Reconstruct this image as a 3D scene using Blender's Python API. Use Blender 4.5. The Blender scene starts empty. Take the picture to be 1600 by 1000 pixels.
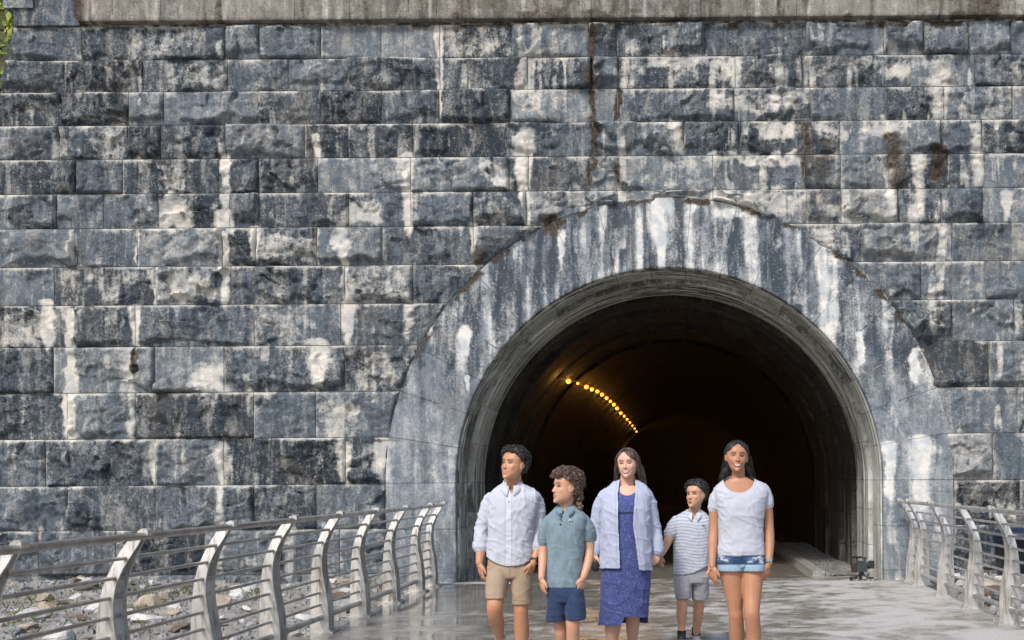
import bpy, bmesh, math, random
import numpy as np
from mathutils import Vector, Matrix, Euler

rng = np.random.default_rng(7)
random.seed(7)
SC = bpy.context.scene
COL = SC.collection

# ------------------------------------------------------------------ camera
F = 2000.0                      # focal length in photograph pixels (1600 wide)
PX, PY = 1065.0, 750.0          # principal point: the frame is an off-centre crop
EYE = 1.374                     # camera height over the deck
ROLL = math.radians(0.40)
cam = bpy.data.cameras.new('camera')
cam.sensor_width = 36.0
cam.lens = 36.0 * F / 1600.0
cam.shift_x = (800.0 - PX) / 1600.0
cam.shift_y = (PY - 500.0) / 1600.0
cam.clip_start, cam.clip_end = 0.1, 2000.0
cam_ob = bpy.data.objects.new('camera', cam)
COL.objects.link(cam_ob)
cam_ob.matrix_world = (Matrix.Translation((0, 0, EYE)) @ Matrix.Rotation(math.radians(90), 4, 'X')
                       @ Matrix.Rotation(-ROLL, 4, 'Z'))
SC.camera = cam_ob

# ------------------------------------------------------------------ sky, sun, exposure
SUN_EL, SUN_AZ = math.radians(47), math.radians(206)     # behind the camera, a little to the left
world = bpy.data.worlds.new('World')
SC.world = world
world.use_nodes = True
wn = world.node_tree
wn.nodes.clear()
sky = wn.nodes.new('ShaderNodeTexSky')
sky.sky_type = 'NISHITA'
sky.sun_disc = False
sky.sun_elevation = SUN_EL
sky.sun_rotation = SUN_AZ
sky.air_density, sky.dust_density, sky.ozone_density = 1.0, 2.5, 1.0
bg = wn.nodes.new('ShaderNodeBackground')
bg.inputs['Strength'].default_value = 0.09
wo = wn.nodes.new('ShaderNodeOutputWorld')
wn.links.new(sky.outputs[0], bg.inputs[0])
wn.links.new(bg.outputs[0], wo.inputs[0])

sun = bpy.data.lights.new('sun', 'SUN')
sun.energy = 1.5
sun.angle = math.radians(10)
sun.color = (1.0, 0.955, 0.89)
sun_ob = bpy.data.objects.new('sun', sun)
COL.objects.link(sun_ob)
sd = Vector((math.sin(SUN_AZ) * math.cos(SUN_EL), math.cos(SUN_AZ) * math.cos(SUN_EL), math.sin(SUN_EL)))
sun_ob.rotation_euler = sd.to_track_quat('Z', 'Y').to_euler()
sun_ob.location = sd * 60

SC.view_settings.view_transform = 'Standard'
SC.view_settings.look = 'None'
SC.view_settings.gamma = 1.0
SC.view_settings.use_curve_mapping = False
SC.view_settings.exposure = 0.98
try:
    SC.cycles.use_denoising = True
    SC.cycles.sample_clamp_indirect = 8.0
except Exception:
    pass

# ------------------------------------------------------------------ measuring helpers
def slope(px, py):
    dx, dy = px - PX, PY - py
    c, s = math.cos(ROLL), math.sin(ROLL)
    return (dx * c + dy * s) / F, (-dx * s + dy * c) / F

def at(px, py, Y):
    """the point of the place that stands Y metres in front of the camera on that sight line"""
    a, b = slope(px, py)
    return Vector((a * Y, Y, EYE + b * Y))

YW = 17.4                       # face of the portal wall
K = F / YW
def wx(px): return (px - PX) / K
def wz(py): return EYE + (PY - py) / K

# ------------------------------------------------------------------ noise
def _h(i, j, k, seed):
    with np.errstate(over='ignore'):
        n = (i.astype(np.int64) * 374761393 + j.astype(np.int64) * 668265263 + k.astype(np.int64) * 2147483647 + seed * 1274126177)
        n = (n ^ (n >> 13)) * 1274126177
        n = n ^ (n >> 16)
    return (n & 0xFFFFFF) / float(0xFFFFFF)

def vn2(x, y, seed=0):
    x = np.asarray(x, float); y = np.asarray(y, float)
    i, j = np.floor(x).astype(np.int64), np.floor(y).astype(np.int64)
    fx, fy = x - i, y - j
    fx = fx * fx * fx * (fx * (fx * 6 - 15) + 10); fy = fy * fy * fy * (fy * (fy * 6 - 15) + 10)
    z = np.zeros_like(i)
    a, b = _h(i, j, z, seed), _h(i + 1, j, z, seed)
    c, d = _h(i, j + 1, z, seed), _h(i + 1, j + 1, z, seed)
    return (a * (1 - fx) + b * fx) * (1 - fy) + (c * (1 - fx) + d * fx) * fy

def fbm(x, y, o=4, seed=0, g=0.5):
    t, amp, s = 0.0, 1.0, 0.0
    for k in range(o):
        t = t + amp * vn2(np.asarray(x) * 2 ** k + 17.3 * k, np.asarray(y) * 2 ** k - 9.1 * k, seed + k)
        s += amp; amp *= g
    return t / s

def vn3(p, seed=0):
    x, y, z = p[:, 0], p[:, 1], p[:, 2]
    i, j, k = (np.floor(v).astype(np.int64) for v in (x, y, z))
    fx, fy, fz = x - i, y - j, z - k
    fx, fy, fz = (v * v * (3 - 2 * v) for v in (fx, fy, fz))
    r = 0
    for a in (0, 1):
        for b in (0, 1):
            for c in (0, 1):
                w = (fx if a else 1 - fx) * (fy if b else 1 - fy) * (fz if c else 1 - fz)
                r = r + w * _h(i + a, j + b, k + c, seed)
    return r

def fbm3(p, o=3, seed=0):
    t, amp, s = 0.0, 1.0, 0.0
    for k in range(o):
        t = t + amp * vn3(p * 2 ** k + 11.7 * k, seed + k); s += amp; amp *= 0.5
    return t / s

def sstep(a, b, x):
    t = np.clip((x - a) / (b - a), 0, 1)
    return t * t * (3 - 2 * t)

# ------------------------------------------------------------------ object helpers
def mesh_of(name, verts, faces, mat=None, smooth=True, cols=None, attr='st'):
    me = bpy.data.meshes.new(name)
    me.from_pydata([tuple(v) for v in verts], [], [tuple(int(i) for i in f) for f in faces])
    if smooth:
        me.polygons.foreach_set('use_smooth', [True] * len(me.polygons))
    if cols is not None:
        ca = me.color_attributes.new(attr, 'FLOAT_COLOR', 'POINT')
        c = np.ones((len(me.vertices), 4), np.float32); c[:, :3] = cols
        ca.data.foreach_set('color', c.ravel())
    if mat: me.materials.append(mat)
    me.update()
    return me

def link(name, me, parent=None, loc=None):
    o = bpy.data.objects.new(name, me)
    COL.objects.link(o)
    if parent is not None: o.parent = parent
    if loc is not None: o.location = loc
    return o

def build(name, verts, faces, mat, parent=None, smooth=True, cols=None, center=False, attr='st'):
    """one mesh object; verts are given in the parent's space"""
    v = np.asarray(verts, float)
    c = None
    if center:
        c = (v.min(0) + v.max(0)) / 2; v = v - c
    o = link(name, mesh_of(name, v, faces, mat, smooth, cols, attr), parent)
    if c is not None: o.location = Vector(c)
    return o

def tag(o, label=None, cat=None, group=None, kind=None):
    if label: o['label'] = label
    if cat: o['category'] = cat
    if group: o['group'] = group
    if kind: o['kind'] = kind
    return o

def empty(name, loc, label=None, cat=None, group=None, kind=None):
    o = bpy.data.objects.new(name, None)
    o.empty_display_size = 0.2
    COL.objects.link(o); o.location = Vector(loc)
    return tag(o, label, cat, group, kind)

class MB:
    """collects closed shapes into one mesh"""
    def __init__(s): s.v, s.f = [], []
    def add(s, v, f):
        n = len(s.v); s.v += [tuple(map(float, p)) for p in v]; s.f += [tuple(int(i) + n for i in q) for q in f]; return s
    def box(s, a, b, rot=None, at=None):
        x0, y0, z0 = a; x1, y1, z1 = b
        v = [Vector(p) for p in ((x0, y0, z0), (x1, y0, z0), (x1, y1, z0), (x0, y1, z0), (x0, y0, z1), (x1, y0, z1), (x1, y1, z1), (x0, y1, z1))]
        if rot is not None: v = [rot @ p for p in v]
        if at is not None: v = [p + Vector(at) for p in v]
        return s.add(v, [(0, 3, 2, 1), (4, 5, 6, 7), (0, 1, 5, 4), (1, 2, 6, 5), (2, 3, 7, 6), (3, 0, 4, 7)])
    def tube(s, pts, r, n=10, cap=True, flat=None):
        v, f = tube_vf(pts, r, n, cap, flat); return s.add(v, f)
    def ball(s, c, r, n=10, m=7):
        v, f = ball_vf(c, r, n, m); return s.add(v, f)
    def obj(s, name, mat, parent=None, smooth=True, center=False):
        return build(name, s.v, s.f, mat, parent, smooth, None, center)

def tube_vf(pts, r, n=10, cap=True, flat=None):
    """tapered tube through pts; r is a radius or one per point; flat = (axis vector, factor) squashes it"""
    P = [Vector(p) for p in pts]
    R = [r] * len(P) if not hasattr(r, '__len__') else list(r)
    V, Fc = [], []
    prev = None
    for i, p in enumerate(P):
        t = (P[min(i + 1, len(P) - 1)] - P[max(i - 1, 0)])
        t = t.normalized() if t.length > 1e-9 else Vector((0, 0, 1))
        if prev is None:
            a = Vector((0, 1, 0)) if abs(t.y) < 0.9 else Vector((1, 0, 0))
            u = (a - t * a.dot(t)).normalized()
        else:
            u = (prev - t * prev.dot(t)).normalized()
        prev = u
        w = t.cross(u)
        for k in range(n):
            an = 2 * math.pi * k / n
            d = u * math.cos(an) * R[i] + w * math.sin(an) * R[i]
            if flat is not None:
                ax = Vector(flat[0]).normalized()
                d = d - ax * d.dot(ax) * (1 - flat[1])
            V.append(p + d)
    m = len(P)
    for i in range(m - 1):
        for k in range(n):
            a, b = i * n + k, i * n + (k + 1) % n
            Fc.append((a, a + n, b + n, b)[::-1])
    if cap:
        Fc.append(tuple(range(n))[::-1][::-1]); Fc.append(tuple(range((m - 1) * n, m * n))[::-1])
    return V, Fc

def ball_vf(c, r, n=12, m=8):
    c = Vector(c)
    rx, ry, rz = (r, r, r) if not hasattr(r, '__len__') else r
    V = [c + Vector((0, 0, -rz))]
    for j in range(1, m):
        th = math.pi * j / m
        for k in range(n):
            a = 2 * math.pi * k / n
            V.append(c + Vector((rx * math.sin(th) * math.cos(a), ry * math.sin(th) * math.sin(a), -rz * math.cos(th))))
    V.append(c + Vector((0, 0, rz)))
    Fc = [(0, 1 + (k + 1) % n, 1 + k) for k in range(n)]
    for j in range(m - 2):
        for k in range(n):
            a, b = 1 + j * n + k, 1 + j * n + (k + 1) % n
            Fc.append((a, b, b + n, a + n))
    q = 1 + (m - 2) * n
    Fc += [(q + k, q + (k + 1) % n, len(V) - 1) for k in range(n)]
    return V, Fc

# ------------------------------------------------------------------ material helpers
class NT:
    def __init__(s, name):
        s.m = bpy.data.materials.new(name); s.m.use_nodes = True
        s.t = s.m.node_tree
        s.b = s.t.nodes['Principled BSDF']
    def n(s, typ, **kw):
        nd = s.t.nodes.new('ShaderNode' + typ)
        for k, v in kw.items(): setattr(nd, k, v)
        return nd
    def l(s, a, b): s.t.links.new(a, b); return b
    def pos(s, scale=(1, 1, 1), obj=False):
        if obj:
            g = s.n('TexCoord').outputs['Object']
        else:
            g = s.n('NewGeometry').outputs['Position']
        mp = s.n('Mapping'); mp.inputs['Scale'].default_value = scale
        s.l(g, mp.inputs['Vector']); return mp.outputs[0]
    def noise(s, vec, scale, detail=6, rough=0.6, dist=0.0):
        q = s.n('TexNoise'); q.inputs['Scale'].default_value = scale; q.inputs['Detail'].default_value = detail
        q.inputs['Roughness'].default_value = rough; q.inputs['Distortion'].default_value = dist
        s.l(vec, q.inputs['Vector']); return q.outputs['Fac']
    def ramp(s, fac, lo, hi, a=0.0, b=1.0):
        q = s.n('MapRange', interpolation_type='SMOOTHSTEP')
        q.inputs['From Min'].default_value = lo; q.inputs['From Max'].default_value = hi
        q.inputs['To Min'].default_value = a; q.inputs['To Max'].default_value = b
        s.l(fac, q.inputs['Value']); return q.outputs[0]
    def math(s, op, a, b=None, clamp=False):
        q = s.n('Math', operation=op, use_clamp=clamp)
        for i, v in enumerate((a, b)):
            if v is None: continue
            if isinstance(v, (int, float)): q.inputs[i].default_value = v
            else: s.l(v, q.inputs[i])
        return q.outputs[0]
    def mix(s, fac, a, b, blend='MIX'):
        q = s.n('Mix', data_type='RGBA', blend_type=blend)
        if isinstance(fac, (int, float)): q.inputs[0].default_value = fac
        else: s.l(fac, q.inputs[0])
        for i, v in ((6, a), (7, b)):
            if isinstance(v, tuple): q.inputs[i].default_value = (v[0], v[1], v[2], 1)
            else: s.l(v, q.inputs[i])
        return q.outputs[2]
    def attr(s, name='st'):
        q = s.n('Attribute', attribute_name=name)
        sp = s.n('SeparateColor'); s.l(q.outputs['Color'], sp.inputs[0])
        return q.outputs['Color'], sp.outputs[0], sp.outputs[1], sp.outputs[2]
    def bump(s, h, strength=0.4, dist=0.02):
        q = s.n('Bump'); q.inputs['Strength'].default_value = strength; q.inputs['Distance'].default_value = dist
        s.l(h, q.inputs['Height']); s.l(q.outputs[0], s.b.inputs['Normal'])
    def out(s, col=None, rough=None, metal=None, spec=None):
        for key, v in (('Base Color', col), ('Roughness', rough), ('Metallic', metal), ('Specular IOR Level', spec)):
            if v is None: continue
            i = s.b.inputs[key]
            if isinstance(v, tuple): i.default_value = (v[0], v[1], v[2], 1)
            elif isinstance(v, (int, float)): i.default_value = v
            else: s.l(v, i)
        return s.m

def plain(name, col, rough=0.6, metal=0.0, var=0.15, scale=12.0, bump=0.0, spec=0.5):
    t = NT(name)
    nz = t.noise(t.pos(obj=True), scale, 6)
    c = t.mix(t.ramp(nz, 0.3, 0.7), tuple(v * (1 - var) for v in col), tuple(min(1, v * (1 + var)) for v in col))
    if bump: t.bump(nz, bump, 0.01)
    return t.out(c, rough, metal, spec)
# ================================================================== materials of the masonry
def stone_mat(name, dark, mid, pale, lime_col, rock=True):
    """st.r lime, st.g brown growth, st.b tone of the block"""
    t = NT(name)
    _, lime, brown, tone = t.attr()
    p = t.pos()
    big = t.noise(p, 1.7, 5, 0.6)
    med = t.noise(p, 7.0, 9, 0.72, 0.4)
    fine = t.noise(p, 34.0, 6, 0.7)
    stk = t.noise(t.pos((11, 11, 0.9)), 1.0, 6, 0.65, 0.6)
    base = t.math('ADD', t.math('MULTIPLY', med, 1.25), t.math('ADD', t.math('MULTIPLY', tone, 0.75), -0.25))
    base = t.math('ADD', base, t.math('MULTIPLY', t.math('SUBTRACT', stk, 0.5), 0.75))
    base = t.math('ADD', base, t.math('MULTIPLY', t.math('SUBTRACT', fine, 0.5), 0.35))
    c = t.mix(t.ramp(base, 0.36, 0.95), dark, mid)
    c = t.mix(t.ramp(base, 0.85, 1.35), c, pale)
    # beige weathering in soft vertical patches, brownish in broad areas
    stk2 = t.noise(t.pos((5, 5, 1.1)), 1.0, 7, 0.68, 0.8)
    be = t.math('ADD', stk2, t.math('MULTIPLY', t.math('SUBTRACT', fine, 0.5), 0.5))
    c = t.mix(t.math('MULTIPLY', t.ramp(be, 0.46, 0.76), 0.70), c, pale)
    c = t.mix(t.math('MULTIPLY', t.ramp(big, 0.5, 0.75), 0.45), c, (0.125, 0.112, 0.095))
    sp = t.noise(p, 55.0, 3, 0.6)
    lk = t.math('MULTIPLY', t.ramp(sp, 0.62, 0.68), t.ramp(med, 0.45, 0.58))
    c = t.mix(t.math('MULTIPLY', lk, 0.75), c, lime_col)
    blot = t.noise(p, 3.2, 8, 0.7, 0.8)
    L = t.math('ADD', lime, t.math('MULTIPLY', t.math('SUBTRACT', med, 0.5), 1.1))
    L = t.math('ADD', L, t.math('MULTIPLY', t.math('SUBTRACT', fine, 0.5), 0.7))
    L = t.math('ADD', L, t.math('MULTIPLY', t.math('SUBTRACT', stk, 0.5), 0.8))
    L = t.math('ADD', L, t.math('MULTIPLY', t.math('SUBTRACT', blot, 0.5), 0.6))
    lc = t.mix(t.ramp(t.noise(p, 5.5, 6, .7), .38, .62), lime_col, tuple(v * k for v, k in zip(lime_col, (.66, .72, .80))))
    lc = t.mix(t.ramp(L, .45, .9), t.mix(.3, lc, c), lc)
    c = t.mix(t.ramp(L, 0.13 if rock else 0.14, 0.60 if rock else .80), c, lc)
    B = t.math('ADD', brown, t.math('MULTIPLY', t.math('SUBTRACT', med, 0.5), 1.2))
    c = t.mix(t.ramp(B, 0.35, 0.8), c, t.mix(t.ramp(fine, 0.35, 0.65), (0.016, 0.013, 0.011), (0.085, 0.062, 0.042)))
    hgt = t.math('ADD', t.math('MULTIPLY', med, 0.6), t.math('MULTIPLY', fine, 0.5))
    t.bump(hgt, 0.9 if rock else 0.3, 0.04)
    return t.out(c, t.ramp(med, 0.3, 0.7, 0.62, 0.9), None, 0.35)

LIME = (0.70, 0.655, 0.575)
M_rock = stone_mat('rock_faced_stone', (0.016, 0.0255, 0.038), (0.120, 0.147, 0.175), (0.43, 0.42, 0.395), LIME)
M_vous = stone_mat('dressed_stone', (0.036, 0.050, 0.068), (0.185, 0.212, 0.240), (0.44, 0.45, 0.455), (0.70, 0.68, 0.64), False)
M_cope = stone_mat('coping_stone_grey', (0.055, 0.051, 0.046), (0.215, 0.20, 0.178), (0.42, 0.39, 0.34), (0.54, 0.5, 0.43), False)
M_ring = stone_mat('barrel_stone', (0.06, 0.062, 0.056), (0.34, 0.345, 0.315), (0.56, 0.56, 0.52), (0.64, 0.63, 0.58), False)
t = NT('mortar'); nz = t.noise(t.pos(), 9, 8, 0.7)
M_mortar = t.out(t.mix(t.ramp(nz, 0.4, 0.62), (0.04, 0.042, 0.045), (0.42, 0.39, 0.34)), 0.9)

# ================================================================== the portal wall
XC, ZC = wx(1046), wz(752)
R_IN, R_OUT = 334 / K, 443 / K
wall = empty('stone_wall', (XC, YW, 0), 'tall grey rock-faced stone tunnel portal wall with white lime streaks', 'wall')
WO = np.array([XC, YW, 0.0])

ROWS = [36, 88, 138, 190, 243, 297, 351, 411, 471, 536, 608, 680, 753, 823, 893, 962]
JOINTS = [
    [133, 230, 358, 410, 506, 600, 692, 804, 924, 969, 1106, 1263, 1385, 1447, 1518, 1583],
    [105, 228, 360, 455, 548, 692, 829, 930, 971, 1153, 1258, 1428, 1527],
    [100, 205, 260, 408, 505, 600, 690, 802, 969, 1151, 1270, 1389, 1479, 1586],
    [97, 203, 255, 358, 480, 548, 649, 795, 930, 1072, 1159, 1260, 1316, 1474, 1538],
    [122, 195, 345, 408, 500, 645, 799, 829, 926, 971, 1117, 1260, 1317, 1392, 1484, 1542],
    [92, 165, 250, 362, 408, 548, 645, 742, 825, 968, 1117, 1263, 1317, 1406, 1474, 1538],
    [120, 217, 350, 403, 498, 600, 742, 1348, 1489, 1583],
    [87, 247, 363, 541, 647, 1441, 1489, 1541],
    [0, 114, 213, 399, 534, 1489, 1586],
    [85, 243, 351, 540, 1546],
    [106, 213, 397, 494, 1590],
    [72, 243, 350, 540, 1551],
    [-20, 107, 242, 397, 494, 1593],
    [60, 180, 320, 440, 530, 1560],
    [100, 230, 350, 470, 1545],
]
DRIPS = [  # x, y0, y1, half width, strength
    (356, 243, 330, 6, 1.1), (355, 330, 482, 8, 1.2), (641, 240, 372, 7, 1.0), (827, 205, 300, 8, 1.1), (818, 215, 300, 9, 0.8),
    (826, 300, 372, 6, .9), (113, 484, 600, 7, 1.1), (112, 575, 695, 9, 1.2), (76, 470, 548, 9, 1.2), (215, 478, 552, 7, 1.0),
    (206, 545, 612, 12, .55), (499, 212, 262, 5, .8), (541, 385, 480, 6, .9), (500, 530, 612, 15, .7), (546, 470, 545, 10, .6),
    (246, 420, 486, 5, .9), (403, 355, 415, 7, .95), (208, 610, 690, 6, .6), (691, 40, 190, 5, .75), (829, 90, 140, 4, .7),
    (1154, 90, 150, 6, .7), (1346, 520, 575, 7, 1.0), (1430, 545, 605, 9, .9), (729, 510, 560, 7, 1.2), (731, 588, 612, 4, 1.2),
    (1390, 690, 790, 10, .75), (1440, 680, 815, 22, .6), (880, 360, 430, 6, .9), (1082, 310, 345, 7, .9), (1320, 300, 350, 8, .9),
    (1575, 300, 345, 7, .9), (1393, 250, 345, 8, .6), (1440, 240, 350, 10, .5), (1530, 195, 300, 8, .55), (242, 690, 765, 8, .45),
    (345, 690, 900, 7, .5), (540, 690, 765, 9, .5), (600, 690, 765, 16, .5), (118, 360, 420, 3, .7), (217, 360, 420, 3, .7),
    (498, 360, 420, 4, .6), (742, 350, 400, 6, .7), (640, 470, 540, 8, .4), (1060, 190, 245, 8, .5), (1470, 95, 200, 18, .4),
]
PATCH = [  # x0, x1, y0, y1, strength
    (252, 300, 306, 358, .95), (305, 352, 566, 613, .95), (545, 598, 312, 352, .6), (522, 560, 350, 384, .8), (252, 345, 420, 472, .65),
    (0, 70, 480, 545, .45), (398, 480, 478, 540, .35), (505, 560, 620, 680, .6), (545, 640, 415, 470, .5), (1110, 1258, 298, 340, .75),
    (1130, 1152, 88, 128, .9), (980, 1110, 86, 110, .6), (1180, 1258, 190, 216, .9), (1100, 1258, 145, 175, .6), (1100, 1258, 243, 258, .9),
    (1270, 1420, 195, 215, .6), (1385, 1428, 100, 125, .7), (1586, 1600, 470, 520, .9), (760, 800, 250, 292, .75), (690, 800, 40, 88, .4),
    (1050, 1120, 250, 292, .35), (545, 620, 545, 612, .35), (640, 740, 690, 760, .3), (1290, 1500, 90, 110, .4), (1500, 1600, 138, 190, .3),
    (100, 240, 420, 445, .35), (1260, 1300, 88, 120, .3), (405, 500, 360, 412, .3), (740, 800, 300, 345, .35), (1350, 1480, 480, 520, .25),
    (205, 330, 45, 92, .3), (250, 350, 98, 140, .35), (20, 100, 145, 190, .2), (250, 300, 255, 300, .4),
]
BROWN = [(930, 36, 300, 9, .8), (969, 138, 192, 4, 1.3), (930, 188, 246, 5, 1.2), (968, 40, 80, 10, .5), (1262, 190, 290, 12, .7), (1290, 215, 290, 25, .6),
         (1400, 205, 300, 22, .75), (1470, 225, 290, 13, .9), (1290, 290, 350, 25, .45), (970, 255, 300, 14, .7), (860, 335, 372, 22, .9),
         (750, 380, 420, 14, .7), (213, 540, 590, 6, .9), (1175, 62, 82, 10, .6), (310, 145, 180, 40, .3)]

def stains(X, Z, seed, ring=False):
    """lime and brown growth over the wall plane, in wall coordinates"""
    px = PX + X * K
    py = PY - (Z - EYE) * K + (PX - px) * math.tan(ROLL)
    wob = (fbm(py / 14, px / 60, 3, 5) - .5) * 9
    wx2 = (fbm(px / 16, py / 16, 3, 6) - .5) * 46; wy2 = (fbm(px / 16, py / 16, 3, 7) - .5) * 30
    wv = .45 + 1.2 * fbm(py / 22, px / 90, 3, 8)
    lime = np.zeros_like(px); brown = np.zeros_like(px)
    for x, y0, y1, w, s in DRIPS:
        m = np.exp(-((px + wob - x) / (w * .95 * wv * (1.25 - .65 * np.clip((py - y0) / (y1 - y0), 0, 1)))) ** 2) * sstep(y0 - 6, y0 + 4, py) * (1 - sstep(y1 - 25, y1 + 10, py))
        lime = np.maximum(lime, m * s * 1.7)
    for x0, x1, y0, y1, s in PATCH:
        e = 14
        m = sstep(x0 - e, x0 + e, px + wx2) * (1 - sstep(x1 - e, x1 + e, px + wx2)) * sstep(y0 - 8, y0 + 8, py + wy2) * (1 - sstep(y1 - 8, y1 + 8, py + wy2))
        lime = np.maximum(lime, 1.15 * m * s * (0.25 + 1.1 * fbm(px / 12, py / 16, 3, 31)))
    for x, y0, y1, w, s in BROWN:
        m = np.exp(-((px + wob * .7 + wx2 * .4 - x) / (w * wv)) ** 2) * sstep(y0 - 8, y0 + 6, py) * (1 - sstep(y1 - 14, y1 + 10, py))
        brown = np.maximum(brown, m * s)
    st = fbm(px / 13, py / 120, 4, 41)
    blot = fbm(px / 60, py / 38, 4, 51)
    right = sstep(600, 1100, px)
    lime = np.maximum(lime, sstep(.52, .72, st) * sstep(.40, .64, blot) * (0.40 + 0.22 * right))
    # growth under the coping
    brown = np.maximum(brown, (1 - sstep(36, 60, py)) * sstep(.42, .7, fbm(px / 30, py / 20, 3, 61)) * .8)
    return lime, brown

def ragged(u, k):
    return R_OUT + .014 - np.clip(fbm(u * 5.0 + k * 37, u * 0 + k, 4, 301) - .47, 0, 1) * .17
def circ_x(Z, side):
    dz = np.clip(Z - ZC, 0, None)
    return XC + side * np.sqrt(np.clip(ragged(Z, side) ** 2 - dz ** 2, 0, None))

def rock_face(U, V, X, Z, w, h, seed):
    r = np.random.default_rng(seed)
    x, z = U * w, V * h
    p0 = r.uniform(.05, .125)
    H = np.full_like(x, p0 + .02)
    for k in range(r.integers(3, 7)):
        cx, cz = r.uniform(0, w), r.uniform(0, h)
        an, g = r.uniform(0, 2 * math.pi), r.uniform(.03, .30)
        H = np.minimum(H, p0 + r.uniform(0, .02) + g * (math.cos(an) * (x - cx) + math.sin(an) * (z - cz)))
    if r.random() < .8:       # the broken lower lip that overhangs the bed joint
        wav = (fbm(x * 3.1 + seed, x * 0 + 2, 4, seed) - .35) * r.uniform(.12, .32)
        H = np.minimum(H, p0 * .25 + (z - .03 - np.clip(wav, 0, h * .55)) * r.uniform(.9, 1.8) + .02)
    if r.random() < .35:
        cx, cz, q = r.uniform(.2, .8) * w, r.uniform(.2, .5) * h, r.uniform(.12, .22)
        d = np.sqrt(((x - cx) / 1.6) ** 2 + (z - cz) ** 2)
        H = np.minimum(H, p0 - .03 + d / q * .05)
    H = H + (fbm(X * 4, Z * 5, 4, seed + 3) - .5) * .03 + (fbm(X * 18, Z * 18, 3, seed + 5) - .5) * .018
    # chisel facets: each patch of the face is its own tilted plane with a sharp arris
    nf = int(max(8, w * h * r.uniform(14, 30)))
    fx, fz = r.uniform(0, w, nf), r.uniform(0, h, nf)
    wxx = x + (fbm(X * 6, Z * 6, 3, seed + 41) - .5) * .22; wzz = z + (fbm(X * 6 + 9, Z * 6, 3, seed + 43) - .5) * .22
    D = ((wxx[..., None] - fx) / 1.5) ** 2 + (wzz[..., None] - fz) ** 2
    ci = D.argmin(-1)
    fo, ga, gb = r.normal(0, .012, nf), r.uniform(-.20, .20, nf), r.uniform(-.16, .34, nf)
    H = H + (fo[ci] + ga[ci] * (wxx - fx[ci]) + gb[ci] * (wzz - fz[ci])) * r.choice([.6, 1.0, 1.5])
    rg = 1 - np.abs(fbm(X * 3.4 + seed, Z * 5.2, 3, seed + 11) * 2 - 1) * 2.2      # broken ridges of the pitched face
    H = H - np.clip(rg, 0, 1) ** 2 * r.uniform(.008, .03)
    ex = np.minimum(x, w - x); ez = np.minimum(z, h - z)
    e = sstep(-.004, .027, np.minimum(ex, ez))
    return np.clip(H, .004, .17) * e

NSTONE = 0
def make_stone(xl, xr, zb, zt, clip, seed):
    """xl/xr in metres, clip: None, 'R' right edge on the arch, 'L' left edge on the arch, 'B' bottom on the arch"""
    global NSTONE
    g = .005
    w, h = xr - xl, zt - zb
    nx, nz = max(6, int(w / .0195)), max(6, int(h / .0195))
    u, v = np.meshgrid(np.linspace(0, 1, nx), np.linspace(0, 1, nz))
    Z = zb + g + v * (h - 2 * g)
    if clip == 'R':
        a, b = np.full_like(Z, xl + g), circ_x(Z, -1) - g
    elif clip == 'E':
        a = (26 - (PY - (Z - EYE) * K - 36) * .20 - PX) / K + g + (fbm(Z * 9, Z * 0, 2, 5) - .5) * .02; b = np.full_like(Z, xr - g)
    elif clip == 'L':
        a, b = circ_x(Z, 1) + g, np.full_like(Z, xr - g)
    else:
        a, b = np.full_like(Z, xl + g), np.full_like(Z, xr - g)
    X = a + u * (b - a)
    if clip == 'B':
        dz = np.sqrt(np.clip(ragged(X, 3) ** 2 - (X - XC) ** 2, 0, None))
        zlow = np.maximum(zb + g, ZC + dz + g)
        Z = zlow + v * (zt - g - zlow)
    H = rock_face(u, v, X, Z, float(np.mean(b - a)), h, seed)
    hh = np.clip((zt - Z) / .045, 0, 3)
    lime, brown = stains(X, Z, seed)
    r = np.random.default_rng(seed + 99)
    top = np.exp(-hh) * sstep(.3, .62, fbm(X * 3, Z * 0 + zt * 7, 3, 71)) * (.85 if zt > .2 else .1)
    lime = np.maximum(lime, top)
    if r.random() < .3: lime = np.maximum(lime, np.exp(-np.clip((X - a) / .05, 0, 4)) * .38)
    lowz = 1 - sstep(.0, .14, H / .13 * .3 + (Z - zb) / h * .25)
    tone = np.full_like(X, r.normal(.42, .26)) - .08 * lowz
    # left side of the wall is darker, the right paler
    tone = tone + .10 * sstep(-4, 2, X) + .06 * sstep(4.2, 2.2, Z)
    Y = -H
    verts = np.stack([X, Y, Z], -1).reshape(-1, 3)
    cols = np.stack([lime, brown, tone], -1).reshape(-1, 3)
    faces = []
    for j in range(nz - 1):
        for i in range(nx - 1):
            q = j * nx + i
            faces.append((q, q + 1, q + nx + 1, q + nx))
    ring = [i for i in range(nx)] + [j * nx + nx - 1 for j in range(1, nz)] + [(nz - 1) * nx + i for i in range(nx - 2, -1, -1)] + [j * nx for j in range(nz - 2, 0, -1)]
    n0 = len(verts)
    f = verts[ring]; bk = f.copy(); bk[:, 1] = .16
    verts = np.vstack([verts, f, bk]); cols = np.vstack([cols, cols[ring], cols[ring]])
    m = len(ring)
    for i in range(m):
        k = (i + 1) % m
        faces.append((n0 + i, n0 + m + i, n0 + m + k, n0 + k))
    verts = verts - np.array([XC, 0, 0])
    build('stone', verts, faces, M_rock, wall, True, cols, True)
    NSTONE += 1

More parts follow.
